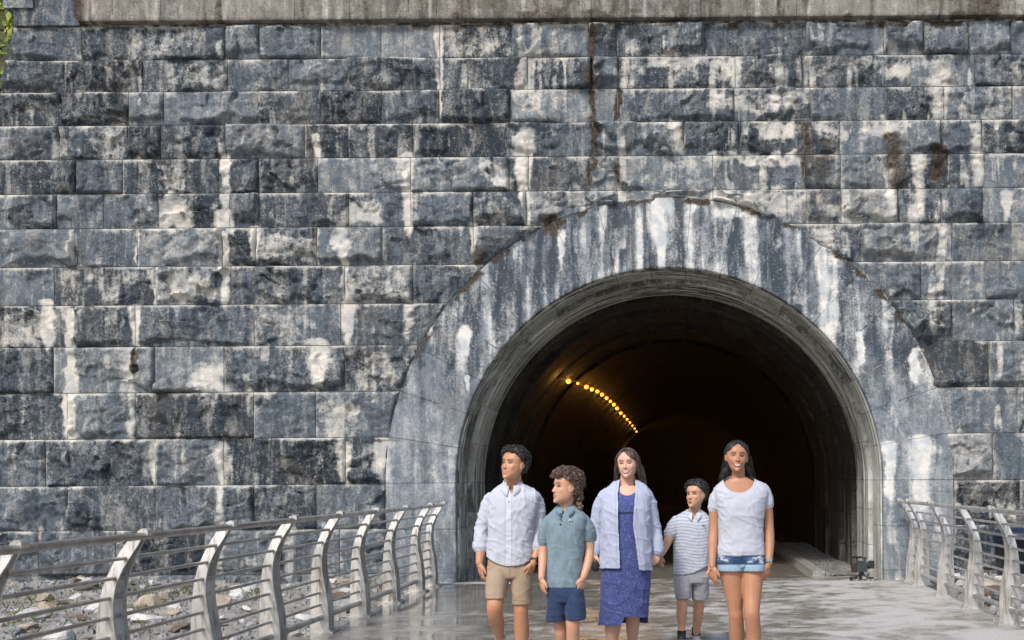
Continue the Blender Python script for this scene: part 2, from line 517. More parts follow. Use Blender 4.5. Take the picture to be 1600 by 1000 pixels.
seed = 100
for r_, (ya, yb) in enumerate(zip(ROWS[:-1], ROWS[1:])):
    zt, zb = wz(ya), wz(yb)
    js = [x - (PY - (ya + yb) / 2) * math.tan(ROLL) * 0 for x in JOINTS[r_]]
    left = 26 - 10.5 * r_
    right = 2010 - 60 * (r_ % 3)
    xs = [left] + [j for j in js if j > left + 25] + [1705 - 40 * (r_ % 2), 1850 - 50 * (r_ % 3)] + [right + (30 if r_ % 2 else 0)]
    ym = (ya + yb) / 2
    segs = list(zip(xs[:-1], xs[1:]))
    dz_b = 752 - yb; dz_t = 752 - ya
    def half(dz): return 443 if dz <= 0 else (math.sqrt(443 ** 2 - dz ** 2) if dz < 443 else 0)
    hb, ht = half(dz_b), half(dz_t)
    for a, b in segs:
        seed += 7
        if r_ <= 4:
            make_stone(wx(a), wx(b), zb, zt, 'E' if a == left else None, seed)
        elif r_ == 5:
            touching = a < 1046 + hb and b > 1046 - hb
            make_stone(wx(a), wx(b), zb, zt, 'B' if touching else None, seed)
        else:
            cl, cr = 1046 - hb, 1046 + hb        # widest extent of the ring in this course
            if b <= cl - 8: make_stone(wx(a), wx(b), zb, zt, 'E' if a == left else None, seed)
            elif a >= cr + 8: make_stone(wx(a), wx(b), zb, zt, None, seed)
            else:
                if a < cl: make_stone(wx(a), wx(min(b, cl)), zb, zt, 'R', seed)
                if b > cr: make_stone(wx(max(a, cr)), wx(b), zb, zt, 'L', seed + 3)

# core behind the blocks, with the arched opening
def core():
    Rh = (R_IN + R_OUT) / 2
    xs = sorted(set(list(np.linspace(wx(-95), XC - Rh, 14)) + list(XC + Rh * np.cos(np.linspace(0, math.pi, 49))) + list(np.linspace(XC + Rh, wx(2040), 16))))
    top = wz(-40)
    V, Fc = [], []
    for x in xs:
        d = Rh ** 2 - (x - XC) ** 2
        zb = ZC + math.sqrt(d) if d > 1e-6 else -1.0
        lim = top
        if x < wx(26): lim = wz(max(36, 36 + (26 - (PX + x * K)) / 10.5 * 52))
        for y in (.012, .45):
            V += [(x - XC, y, zb), (x - XC, y, lim)]
    n = len(xs)
    for i in range(n - 1):
        a, b = i * 4, i * 4 + 4
        mid = (xs[i] + xs[i + 1]) / 2
        Fc += [(a, b, b + 1, a + 1), (a + 2, a + 3, b + 3, b + 2), (a + 1, b + 1, b + 3, a + 3), (a, a + 2, b + 2, b)]
    return V, Fc
build('mortar_core', *core(), M_mortar, wall, False)

# dressed coping course along the top, projecting over the face
xs = [133, 262, 470, 555, 690, 930, 1100, 1248, 1435, 1530, 1640, 1830, 2040]
for a, b in zip(xs[:-1], xs[1:]):
    x0, x1 = wx(a) + .003, wx(b) - .003
    nx = max(8, int((x1 - x0) / .04)); nzc = 26
    zt_, zb_ = wz(-42), wz(33)
    prof = [(.2, zb_), (-.06, zb_ + .004), (-.125, zb_ + .012)]
    zz = np.linspace(zb_ + .03, zt_ - .02, nzc)
    prof += [(-.135, z) for z in zz] + [(-.12, zt_), (.30, zt_)]
    P = np.array(prof); m = len(P)
    X = np.linspace(x0, x1, nx)
    V = np.zeros((nx, m, 3)); V[..., 0] = X[:, None] - XC; V[..., 1] = P[None, :, 0]; V[..., 2] = P[None, :, 1]
    Xw = np.repeat(X[:, None], m, 1); Zw = np.repeat(P[None, :, 1], nx, 0)
    V[..., 1] += (fbm(Xw * 6, Zw * 6, 3, 9) - .5) * .012
    px = PX + Xw * K; py = PY - (Zw - EYE) * K
    st = fbm(px / 14, py / 150, 4, 77); bl = fbm(px / 70, py / 30, 3, 78)
    brown = .75 * sstep(.50, .70, bl + .25 * (st - .5)) * (0.38 + .5 * sstep(400, 1000, px))
    brown = np.maximum(brown, np.exp(-((px - 133) / 16) ** 2) * .8)
    brown = np.maximum(brown, sstep(.50, .66, fbm(px / 11, py / 110, 4, 81)) * .6)
    lime = sstep(.52, .75, fbm(px / 11, py / 140, 4, 79)) * .55
    tone = np.full_like(px, rng.normal(.5, .1)) - .12 * sstep(900, 1500, px) * 0
    cols = np.stack([lime, brown, tone], -1).reshape(-1, 3)
    Fc = [(i * m + j, (i + 1) * m + j, (i + 1) * m + j + 1, i * m + j + 1) for i in range(nx - 1) for j in range(m - 1)]
    Fc += [tuple(range(m)), tuple(reversed(range((nx - 1) * m, nx * m)))]
    o = build('coping_stone', V.reshape(-1, 3), Fc, M_cope, wall, True, cols, True)
# the plain end block left of the coping and its small cap
for nm, ax, bx, y0, y1, fr in (('end_block', 30, 132, -40, 35, .055),):
    x0, x1 = wx(ax), wx(bx)
    g = np.meshgrid(np.linspace(x0, x1, 36), np.linspace(wz(y1), wz(y0), 28))
    Xg, Zg = g
    Yg = -fr + (fbm(Xg * 4, Zg * 4, 4, 15) - .5) * .03
    l, b = stains(Xg, Zg, 1)
    V = np.stack([Xg - XC, Yg, Zg], -1).reshape(-1, 3)
    cols = np.stack([l * .3, b * .3 + .5 * np.exp(-((PX + Xg * K - 128) / 9) ** 2), np.full_like(l, .3) + .25 * sstep(70, 120, PX + Xg * K)], -1).reshape(-1, 3)
    Fc = [(j * 36 + i, j * 36 + i + 1, (j + 1) * 36 + i + 1, (j + 1) * 36 + i) for j in range(27) for i in range(35)]
    ring = list(range(36)) + [j * 36 + 35 for j in range(1, 28)] + [27 * 36 + i for i in range(34, -1, -1)] + [j * 36 for j in range(26, 0, -1)]
    n0 = len(V); f = V[ring]; bk = f.copy(); bk[:, 1] = .3
    V = np.vstack([V, f, bk]); cols = np.vstack([cols, cols[ring], cols[ring]]); m = len(ring)
    Fc += [(n0 + i, n0 + m + i, n0 + m + (i + 1) % m, n0 + (i + 1) % m) for i in range(m)]
    build(nm, V, Fc, M_rock, wall, True, cols, True)
bm_ = MB().box((wx(16) - XC, -.10, wz(9)), (wx(62) - XC, .3, wz(-40)))
build('end_cap', bm_.v, bm_.f, M_rock, wall, False, np.tile([.15, 0, .55], (8, 1)), True)

# ------------------------------------------------------------------ ring stones: a profile swept round the arch or down the jamb
def sweep(profile, frames, zshift=None):
    """profile: (r, y) closed outline; frames: list of functions r -> (x, z)"""
    m = len(profile)
    V = []
    for fr in frames:
        for r, y in profile:
            x, z = fr(r); V.append((x, y, z))
    Fc = []
    n = len(frames)
    for i in range(n - 1):
        for j in range(m):
            k = (j + 1) % m
            Fc.append((i * m + j, i * m + k, (i + 1) * m + k, (i + 1) * m + j))
    Fc.append(tuple(range(m))[::-1]); Fc.append(tuple(range((n - 1) * m, n * m)))
    return np.array(V), Fc

def arc_frames(a0, a1, n):
    return [(lambda r, a=a: (r * math.cos(a), ZC + r * math.sin(a))) for a in np.linspace(a0, a1, n)]
def jamb_frames(side, z0, z1, n):
    return [(lambda r, z=z: (side * r, z)) for z in np.linspace(z0, z1, n)]

def ring_pieces(name, profile, mat, nst, jz, parent, off, streak, tone_mu, gap=.0028, nseg=9, a_off=0.0, paint=None):
    rm = sum(p[0] for p in profile) / len(profile)
    g = gap / rm
    jobs = []
    for k in range(nst):
        a0, a1 = math.pi * k / nst, math.pi * (k + 1) / nst
        jobs.append(arc_frames(a0 + g, a1 - g, nseg))
    for side in (-1, 1):
        for z1, z0 in zip(jz[:-1], jz[1:]):
            fr = jamb_frames(side, z0 + gap, z1 - gap, nseg + 2)
            jobs.append(fr if side > 0 else fr[::-1])
    for q, fr in enumerate(jobs):
        V, Fc = sweep(profile, fr)
        X, Z = V[:, 0] + XC, V[:, 2]
        if paint: lime, brown, tone = paint(X, V[:, 1], Z, q)
        else:
            lime, brown = stains(X, Z, 0)
            tone = np.full_like(X, rng.normal(tone_mu, .1))
        V[:, 1] += off
        V[:, 1] += rng.normal(0, .004)
        o = build(name, V, Fc, mat, parent, True, np.stack([lime, brown, tone], -1), True)
    return

def sharp(me, ang=40):
    try: me.set_sharp_from_angle(angle=math.radians(ang))
    except Exception: pass

JZ = [ZC, wz(824), wz(893), -.25]
def paint_vous(X, Y, Z, q):
    lime, brown = stains(X, Z, 0)
    px = PX + X * K; py = PY - (Z - EYE) * K
    up = sstep(690, 520, py)
    st = fbm(px / 15, py / 160, 4, 141); st2 = fbm(px / 42, py / 200, 3, 142)
    lime = np.maximum(lime, (sstep(.47, .70, st) * .62 + sstep(.48, .70, st2) * .42) * up)
    rr = np.hypot(X - XC, Z - ZC)
    edge = sstep(R_OUT - .16, R_OUT - .02, rr) * sstep(.4, .62, fbm(px / 16, py / 16, 3, 143)) * sstep(660, 500, py)
    brown = np.maximum(brown, edge * .85)
    dk = np.exp(-((px - 880) / 17) ** 2 - ((py - 400) / 38) ** 2) + np.exp(-((px - 975) / 16) ** 2 - ((py - 325) / 28) ** 2)
    tone = .44 + .18 * (1 - up) + (rng.normal(0, .05)) - .45 * dk - .50 * up * sstep(.52, .34, st)
    brown = np.maximum(brown, .35 * dk)
    return np.clip(lime - .6 * dk, 0, 2), brown, tone

pr = [(r, -.012) for r in np.linspace(R_OUT, R_IN + .055, 34)]
pr += [(R_IN + .022 - .022 * math.sin(a), .010 - .022 * math.cos(a)) for a in np.linspace(.3, math.pi / 2, 5)]
pr += [(R_IN, .07), (R_IN, .12), (R_OUT, .12)]
ring_pieces('voussoir', pr, M_vous, 19, JZ, wall, 0.0, 1, .5, nseg=34, paint=paint_vous)

# barrel rings inside the mouth
def paint_ring(X, Y, Z, q):
    ang = np.arctan2(Z - ZC, X - XC)
    s = ang * 2.9; d = Y
    st = fbm(s * 1.2 + 9, d * 14, 4, 151)            # stains that follow the mouldings
    dr = fbm(X * 5, d * 6, 3, 152)
    lime = sstep(.58, .68, st) * .9 + sstep(.62, .8, dr) * .2
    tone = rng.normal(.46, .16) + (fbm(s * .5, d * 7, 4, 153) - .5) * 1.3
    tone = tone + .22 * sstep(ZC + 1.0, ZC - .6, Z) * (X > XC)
    return lime, sstep(.6, .8, fbm(s * .7, d * 9, 3, 154)) * .3, tone

def ring_prof(r0, r1, y0, y1, grooves=(), rb=3.5):
    P = [(r0 + .016, y0), (r0, y0 + .016)]
    for gy, gw, gd in grooves:
        f = (gy - y0) / (y1 - y0); r = r0 + (r1 - r0) * f
        P += [(r, gy - gw), (r + gd, gy - gw * .6), (r + gd, gy + gw * .6), (r, gy + gw)]
    P += [(r1, y1 - .015), (r1 + .012, y1), (rb, y1), (rb, y0)]
    out = []
    for (a, b) in zip(P, P[1:] + P[:1]):      # subdivide the long visible runs so that the stains have somewhere to sit
        k = max(1, int(abs(b[1] - a[1]) / .05)) if a[0] < 3.2 and b[0] < 3.2 else 1
        for i in range(k): out.append((a[0] + (b[0] - a[0]) * i / k, a[1] + (b[1] - a[1]) * i / k))
    return out[::-1]

JZ2 = [ZC, wz(800), wz(858), -.25]
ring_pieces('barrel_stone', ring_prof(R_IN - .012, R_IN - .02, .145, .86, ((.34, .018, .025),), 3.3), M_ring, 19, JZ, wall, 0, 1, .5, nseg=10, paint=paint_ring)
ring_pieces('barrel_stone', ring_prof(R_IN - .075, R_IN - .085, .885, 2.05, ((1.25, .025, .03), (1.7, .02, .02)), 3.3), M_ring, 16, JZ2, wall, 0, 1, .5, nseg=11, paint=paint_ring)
for o in wall.children:
    if o.name.split('.')[0] in ('voussoir', 'barrel_stone', 'coping_stone'): sharp(o.data, 35)
    elif o.name.startswith(('stone', 'end_block')): sharp(o.data, 75)

# ================================================================== the tunnel behind the portal
tun = empty('tunnel', (XC, YW + 2.1, 0), 'dark stone-lined railway tunnel running back from the portal', 'tunnel')
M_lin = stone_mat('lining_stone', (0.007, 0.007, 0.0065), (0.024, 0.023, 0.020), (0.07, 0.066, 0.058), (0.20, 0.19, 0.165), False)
def paint_lin(X, Y, Z, q):
    ang = np.arctan2(Z - ZC, X - XC); s = ang * 2.9
    st = fbm(s * 7, Y * 1.0, 3, 161) ; v = fbm(Y * 7, Z * .5, 4, 162)
    low = sstep(ZC + .2, ZC - .5, Z)
    lime = sstep(.55, .7, v) * (.3 + .35 * low)
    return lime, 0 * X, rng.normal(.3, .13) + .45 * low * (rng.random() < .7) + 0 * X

def lin_prof(r, y0, y1, rb=3.3):
    P = [(r + .01, y0), (r, y0 + .012), (r, y1 - .012), (r + .01, y1), (rb, y1), (rb, y0)]
    out = []
    for (a, b) in zip(P, P[1:] + P[:1]):
        k = max(1, int(abs(b[1] - a[1]) / .12)) if a[0] < 3.2 else 1
        for i in range(k): out.append((a[0] + (b[0] - a[0]) * i / k, a[1] + (b[1] - a[1]) * i / k))
    return out[::-1]
y = .15
for k in range(5):
    d = .95
    rr = R_IN - (.13, .18, .15, .18, .17)[k]
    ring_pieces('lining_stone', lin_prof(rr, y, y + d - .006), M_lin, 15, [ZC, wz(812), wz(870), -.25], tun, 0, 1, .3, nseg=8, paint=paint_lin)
    y += d + (.16 if k in (0, 2) else 0)
for o in tun.children: sharp(o.data, 35)
# dark recess behind the first open joint, and the rest of the bore as one sprayed lining that bends left
YT0 = y
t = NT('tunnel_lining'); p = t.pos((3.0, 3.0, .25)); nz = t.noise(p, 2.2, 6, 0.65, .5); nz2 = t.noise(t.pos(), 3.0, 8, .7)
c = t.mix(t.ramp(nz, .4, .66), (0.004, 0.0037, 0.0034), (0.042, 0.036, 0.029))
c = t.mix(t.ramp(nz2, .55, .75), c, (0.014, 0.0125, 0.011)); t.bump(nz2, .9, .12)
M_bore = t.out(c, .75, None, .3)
def bore(r, ys, hidden=False):
    sect = [(-r, -.25), (-r, .4)] + [(r * math.cos(a), ZC + r * math.sin(a)) for a in np.linspace(math.pi, 0, 37)] + [(r, .4), (r, -.25)]
    V, Fc = [], []
    m = len(sect)
    for (cx, cy, h) in ys:
        for q, (sx, sz) in enumerate(sect):
            bumpy = 1 + .022 * (float(fbm(np.array([cy * .9]), np.array([q * .45]), 3, 171)[0]) - .5)
            V.append((cx + sx * bumpy * math.cos(h), cy + sx * bumpy * math.sin(h), sz if sz < ZC else ZC + (sz - ZC) * bumpy))
    for i in range(len(ys) - 1):
        for j in range(m - 1):
            Fc.append((i * m + j, (i + 1) * m + j, (i + 1) * m + j + 1, i * m + j + 1)[::-1])
    return V, Fc
YB = 36.0            # metres of straight bore behind the tunnel origin
ys = [(0, y_, 0) for y_ in np.linspace(YT0 - .05, YB, 44)]
RB = 55.0
for k in range(1, 46):
    h = math.radians(1.9 * k)
    ys.append((-RB + RB * math.cos(h), YB + RB * math.sin(h), h))
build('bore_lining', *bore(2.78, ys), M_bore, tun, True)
v1, f1 = bore(3.12, [(0, y_, 0) for y_ in np.linspace(-.08, YT0 + .3, 8)])
v2, _ = bore(2.70, [(0, YT0 + .31, 0), (0, YT0 + .31, 0)])  # closing ring added to keep outside light from leaking into the bore
m_ = len(v2) // 2; n_ = len(v1); v1 += v2[:m_]
f1 += [(n_ - m_ + j, n_ + j, n_ + j + 1, n_ - m_ + j + 1)[::-1] for j in range(m_ - 1)]
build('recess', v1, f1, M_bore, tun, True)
hx, hy, h = ys[-1]
v, f = bore(2.9, [ys[-1], (hx - .3 * math.sin(h), hy + .3 * math.cos(h), h)])
nb = len(v); sec = list(range(nb // 2, nb))
build('unseen_end_cap', v, f + [tuple(sec)], M_bore, tun, False)  # unseen cap added so that the far end of the bore stays dark
# ================================================================== deck, ground, hill
DX0, DX1 = -3.42, 3.12
t = NT('wet_concrete')
p = t.pos()
n1 = t.noise(t.pos((1.0, 1.0, 1.0)), 1.15, 6, .62, .5)
n2 = t.noise(t.pos((1.0, .85, 1.0)), 4.2, 6, .6, .3)
n3 = t.noise(p, 38.0, 6, .7)
n4 = t.noise(p, .5, 3, .5)
sepx = t.n('SeparateXYZ'); t.l(t.n('NewGeometry').outputs['Position'], sepx.inputs[0])
side = t.ramp(sepx.outputs[0], -2.4, 2.8, -.17, .06)          # the right side dries first
far = t.ramp(sepx.outputs[1], 18.4, 17.2, -.3, .0)
dry = t.math('ADD', t.math('ADD', t.math('MULTIPLY', n1, .74), t.math('MULTIPLY', n2, .42)), t.math('ADD', side, far))
pud = t.math('MULTIPLY', t.ramp(sepx.outputs[0], -.7, -1.5), t.math('MULTIPLY', t.ramp(sepx.outputs[1], 13.2, 14.4), t.ramp(sepx.outputs[1], 16.98, 16.8)))
dry = t.math('SUBTRACT', dry, t.math('MULTIPLY', pud, .26))
dryf = t.ramp(dry, .49, .70)
film = t.ramp(dry, .46, .36)
cw = t.mix(t.ramp(n3, .3, .7), (0.20, 0.184, 0.155), (0.28, 0.262, 0.23))
cw = t.mix(t.ramp(n2, .4, .62), cw, (0.34, 0.322, 0.288))
cd = t.mix(t.ramp(n3, .3, .7), (0.37, 0.362, 0.35), (0.54, 0.53, 0.515))
c = t.mix(dryf, cw, cd)
rough = t.math('ADD', t.math('MULTIPLY', dryf, .5), t.math('SUBTRACT', .25, t.math('MULTIPLY', film, .22)))
t.bump(t.math('MULTIPLY', n3, t.math('SUBTRACT', 1.0, t.math('MULTIPLY', film, .96))), .25, .012)
M_deck = t.out(c, rough, None, .6)

mb = MB().box((DX0, -14, -.30), (DX1, YW + .02, 0))
tag(mb.obj('bridge_deck', M_deck, None, False), kind='structure')
# floor of the tunnel continues the deck; it follows the bore round the bend
V, Fc = [], []
cl = [(0, y_, 0) for y_ in np.linspace(-2.075, YB, 20)] + [(-RB + RB * math.cos(math.radians(3.8 * k)), YB + RB * math.sin(math.radians(3.8 * k)), math.radians(3.8 * k)) for k in range(1, 23)]
for (cx, cy, h) in cl:
    for sx in (-2.95, 2.95):
        for z in (0, -.3): V.append((XC + cx + sx * math.cos(h), YW + 2.1 + cy + sx * math.sin(h), z))
for i in range(len(cl) - 1):
    a, b = 4 * i, 4 * i + 4
    Fc += [(a, a + 2, b + 2, b), (a + 1, b + 1, b + 3, a + 3), (a, b, b + 1, a + 1), (a + 2, a + 3, b + 3, b + 2)]
tag(build('tunnel_floor', V, Fc, M_deck, None, False), kind='structure')
# pale worn threshold strip at the left foot of the arch
M_pale = plain('worn_concrete', (.44, .44, .44), .8, 0, .3, 9, .3)
V = []; N = 40
for i in range(N):
    x = DX0 + .12 + i / (N - 1) * 1.05
    V += [(x, YW - .30 + (vn2(i * .6, 1, 3) - .5) * .22 - .05 * i / N, .004), (x, YW + .02 , .004)]
tag(build('threshold', V, [(2 * i, 2 * i + 2, 2 * i + 3, 2 * i + 1) for i in range(N - 1)], M_pale, None, False), kind='structure')

def ground_z(X, Y):
    X = np.asarray(X, float); Y = np.asarray(Y, float)
    z = np.interp(Y, [-400, -60, -20, 0, 8, 12, 15, 17.4, 30], [-6, -6, -5.2, -3.6, -1.2, -.34, -.10, .06, .06])
    z = z - np.interp(np.abs(X + .15), [3.0, 3.5], [.45, 0]) * (Y < 17.6)
    z = z + (fbm(X * .9, Y * .9, 4, 201) - .5) * np.interp(np.abs(X), [3, 6], [.12, .30])
    z = np.where((X < 3.6) & (X > -3.9) & (Y > -15), np.minimum(z, -.33), z)
    return z
t = NT('rubble_soil'); p = t.pos(); a = t.noise(p, 3.0, 6, .6); b = t.noise(p, 30, 6, .7)
c = t.mix(t.ramp(a, .35, .6), (.16, .145, .125), (.29, .275, .25)); c = t.mix(t.ramp(b, .4, .7), c, (.42, .40, .37)); t.bump(b, .9, .03)
M_soil = t.out(c, .9)
gx = np.concatenate([np.linspace(-500, -14, 12)[:-1], np.linspace(-14, 12, 105), np.linspace(12, 500, 12)[1:]])
gy = np.concatenate([np.linspace(-500, 4, 14)[:-1], np.linspace(4, 17.43, 70)])
X, Y = np.meshgrid(gx, gy)
Z = ground_z(X, Y)
V = np.stack([X, Y, Z], -1).reshape(-1, 3); n = len(gx)
Fc = [(j * n + i, j * n + i + 1, (j + 1) * n + i + 1, (j + 1) * n + i) for j in range(len(gy) - 1) for i in range(n - 1)]
tag(build('ground', V, Fc, M_soil, None, True), kind='structure')

# the hillside the tunnel enters
t = NT('hill_scrub'); a = t.noise(t.pos(), 1.6, 8, .7); c = t.mix(t.ramp(a, .35, .65), (.025, .03, .012), (.11, .12, .04)); t.bump(a, 1, .3)
M_hill = t.out(c, .95)
hx_ = np.concatenate([np.linspace(-220, -13, 22)[:-1], np.linspace(-13, -7, 14), [-6, 6.0], np.linspace(6.6, 220, 33)])
hy_ = np.concatenate([np.linspace(17.9, 26, 16), np.linspace(29, 260, 26)])
X, Y = np.meshgrid(hx_, hy_)
crest = np.interp(X, [-13, -10.2, -9.3, -8.8, 10], [1.4, 3.4, 7.0, 8.1, 8.2])
Z = crest + (Y - 17.9) * np.interp(X, [-13, -9], [.75, .42]) + (fbm(X * .5, Y * .5, 4, 211) - .5) * 1.0
Z = np.where(Y < 18.0, np.where(X > -9.0, np.minimum(Z, 8.1), Z), Z)
V = np.stack([X, Y, Z], -1).reshape(-1, 3); n = len(hx_)
Fc = [(j * n + i, j * n + i + 1, (j + 1) * n + i + 1, (j + 1) * n + i) for j in range(len(hy_) - 1) for i in range(n - 1)]
# skirt down to the ground along the front
n0 = len(V); V = np.vstack([V, np.stack([hx_, np.full(n, 17.9), np.full(n, -2.0)], -1)])
Fc += [(n0 + i, n0 + i + 1, i + 1, i) for i in range(n - 1) if hx_[i + 1] < -8.5 or hx_[i] > 5.9]
tag(build('hillside', V, Fc, M_hill, None, True), kind='structure')

# ------------------------------------------------------------------ leafy shrub tree at the top left corner
def leaf_mat(name, a, b):
    t = NT(name)
    c = t.mix(t.ramp(t.noise(t.pos(), 5, 3), .35, .65), a, b)
    t.b.inputs['Subsurface Weight'].default_value = 0
    t.b.inputs['Transmission Weight'].default_value = 0
    return t.out(c, .55)
M_leaf = leaf_mat('yellow_green_leaf', (.12, .18, .025), (.46, .50, .08))
M_dead = leaf_mat('brown_leaf', (.06, .035, .015), (.17, .10, .045))
M_bark = plain('bark', (.09, .065, .045), .9, 0, .4, 20, .6)
tr = empty('shrub_tree', (-10.6, 18.7, 2.5), 'leafy yellow-green tree behind the top left end of the wall', 'tree')
mb = MB().tube([(0, .2, -.6), (.05, .1, 1.5), (.15, 0, 3.2), (.3, .0, 4.8)], [.14, .11, .07, .03])
for k in range(9):
    z = 1 + k * .42; a = k * 2.4
    mb.tube([(.1, .05, z), (.1 + .6 * math.cos(a), .05 + .4 * math.sin(a), z + .4), (.1 + 1.1 * math.cos(a), .8 * math.sin(a), z + .6)], [.05, .03, .012], 6)
mb.obj('trunk', M_bark, tr)
for nm, mt, cnt, sd in (('crown', M_leaf, 5200, 1), ('dry_leaves', M_dead, 1500, 2)):
    r = np.random.default_rng(sd)
    V, Fc = [], []
    for i in range(cnt):
        z = r.uniform(.2, 7.0); rad = 1.55 * math.sqrt(r.random())
        a = r.uniform(0, 2 * math.pi)
        c = np.array([.15 + rad * math.cos(a) * 1.0, rad * math.sin(a) * .7, z])
        if fbm3(c[None] * 1.5, 2, 8)[0] < .44: continue
        d = r.normal(size=3); d /= np.linalg.norm(d); e = np.cross(d, r.normal(size=3)); e /= np.linalg.norm(e)
        L, Wd = r.uniform(.05, .1), r.uniform(.025, .045)
        k = len(V); V += [c - d * L, c + e * Wd + [0, 0, .01], c + d * L, c - e * Wd + [0, 0, .01]]; Fc.append((k, k + 1, k + 2, k + 3))
    build(nm, V, Fc, mt, tr, False)

# ------------------------------------------------------------------ rubble beside the bridge
def rock_mat(name, a, b, c3):
    t = NT(name); p = t.pos(); n = t.noise(p, 6, 7, .7); m = t.noise(p, 45, 4, .6)
    c = t.mix(t.ramp(n, .35, .62), a, b); c = t.mix(t.ramp(m, .55, .75), c, c3); t.bump(t.math('ADD', n, m), .6, .03)
    return t.out(c, .85)
RM = [rock_mat('pale_limestone', (.40, .395, .39), (.60, .59, .57), (.68, .67, .65)),
      rock_mat('tan_rock', (.28, .225, .17), (.46, .39, .31), (.52, .46, .39)),
      rock_mat('grey_rock', (.15, .155, .16), (.32, .32, .325), (.42, .42, .42)),
      rock_mat('brown_rock', (.09, .065, .05), (.20, .15, .115), (.27, .22, .18))]
RL = ['{1} pale whitish angular rock lying loose on the {0}', '{1} tan angular rock lying loose on the {0}', '{1} grey angular rock lying loose on the {0}', '{1} dark brown angular rock lying loose on the {0}']
def rock_mesh(k):
    r = np.random.default_rng(900 + k)
    v, f = ball_vf((0, 0, 0), 1, 10, 7)
    v = np.array(v)
    for q in range(11):
        d = r.normal(size=3); d /= np.linalg.norm(d); c = r.uniform(.45, .8)
        s = v @ d; v = v - np.outer(np.clip(s - c, 0, None), d)
    v *= 1 + .1 * (fbm3(v * 2 + k, 2, k)[:, None] - .5)
    return v, f
rock_meshes = {}
for mi in range(4):
    for k in range(6):
        v, f = rock_mesh(mi * 6 + k)
        rock_meshes[mi, k] = mesh_of('rock', v, f, RM[mi], False)
r = np.random.default_rng(33)
def scatter(n, x0, x1, y0, y1, where, grp, smin, smax):
    placed = []
    tries = 0
    while len(placed) < n and tries < n * 40:
        tries += 1
        x, y = r.uniform(x0, x1), r.uniform(y0, y1)
        s = smin + (smax - smin) * r.random() ** 3.2
        if any((x - a) ** 2 + (y - b) ** 2 < (.62 * (s + q)) ** 2 for a, b, q in placed): continue
        if x < 0 and x + s > DX0 - .02 or x > 0 and x - s < DX1 + .02: continue
        if y + s > YW - .1: continue
        placed.append((x, y, s))
        mi = int(r.choice(4, p=[.34, .26, .28, .12]))
        o = link('rock', rock_meshes[mi, int(r.integers(6))])
        o.location = (x, y, float(ground_z(x, y)) + s * .16)
        o.scale = (s * r.uniform(.8, 1.35), s * r.uniform(.7, 1.1), s * r.uniform(.4, .62))
        o.rotation_euler = (r.uniform(-.25, .25), r.uniform(-.25, .25), r.uniform(0, 6.28))
        tag(o, RL[mi].format(where, 'large' if s > .2 else 'small'), 'rock', grp)
scatter(230, -9.6, -3.5, 12.2, 17.35, 'rubble slope left of the bridge', 'loose rocks left of the bridge', .06, .25)
scatter(75, 3.2, 5.6, 12.6, 17.35, 'rubble slope right of the bridge', 'loose rocks right of the bridge', .07, .30)

def pebbles(name, n, x0, x1, y0, y1, zf, s0, s1, mat, seed):
    r = np.random.default_rng(seed)
    base = np.array([(-1, -1, -.6), (1, -.8, -.6), (.9, 1, -.6), (-.9, .9, -.6), (-.6, -.6, .6), (.6, -.5, .7), (.5, .6, .5), (-.6, .5, .65)])
    fc = [(0, 3, 2, 1), (4, 5, 6, 7), (0, 1, 5, 4), (1, 2, 6, 5), (2, 3, 7, 6), (3, 0, 4, 7)]
    V, Fc = [], []
    x, y = r.uniform(x0, x1, n), r.uniform(y0, y1, n); z = zf(x, y)
    for i in range(n):
        a = r.uniform(0, 6.28); R = np.array([[math.cos(a), -math.sin(a), 0], [math.sin(a), math.cos(a), 0], [0, 0, 1]])
        q = (base * r.uniform(s0, s1) * r.uniform(.6, 1.3, 3) + r.normal(0, .003, (8, 3))) @ R.T + [x[i], y[i], z[i]]
        k = len(V); V += list(q); Fc += [tuple(k + j for j in f_) for f_ in fc]
    o = build(name, V, Fc, mat, None, False); return tag(o, kind='stuff')
M_gravel = rock_mat('gravel_grey', (.10, .10, .10), (.24, .235, .225), (.36, .35, .34))
pebbles('gravel', 2600, -9.4, -3.5, 12.2, 17.35, ground_z, .012, .045, RM[2], 41)
pebbles('gravel', 900, 3.2, 5.6, 12.6, 17.35, ground_z, .015, .05, RM[0], 42)
# weeds among the rubble
r = np.random.default_rng(55); V, Fc = [], []
for cx, cy, n_, sp in [(-7.2, 16.6, 60, .25), (-7.9, 15.6, 70, .35), (-6.3, 15.2, 80, .25), (-8.6, 14.6, 60, .4), (-6.55, 16.2, 60, .2), (-5.2, 15.6, 60, .25), (-4.3, 16.8, 30, .15), (-6.0, 13.8, 50, .3), (-7.5, 13.9, 50, .4), (4.6, 16.2, 60, .3), (3.9, 15.2, 30, .2), (4.4, 14.2, 30, .3)]:
    for i in range(n_ * 2):
        x, y = cx + r.normal(0, sp), cy + r.normal(0, sp)
        if DX0 - .05 < x < DX1 + .05 or y > YW - .1: continue
        z = float(ground_z(x, y)); h = r.uniform(.03, .12); w = .003 + .004 * r.random(); a = r.uniform(0, 6.28); le = r.uniform(0, .09); b = r.uniform(0, 6.28)
        dx, dy = math.cos(a) * w, math.sin(a) * w; tx, ty = math.cos(b) * le, math.sin(b) * le
        k = len(V); V += [(x - dx, y - dy, z), (x + dx, y + dy, z), (x + tx * .5 + dx, y + ty * .5 + dy, z + h * .65), (x + tx * 1.2, y + ty * 1.2, z + h)]; Fc.append((k, k + 1, k + 2, k + 3))
M_weed = leaf_mat('weed_green', (.05, .07, .02), (.17, .20, .06))
tag(build('weeds', V, Fc, M_weed, None, False), kind='stuff')

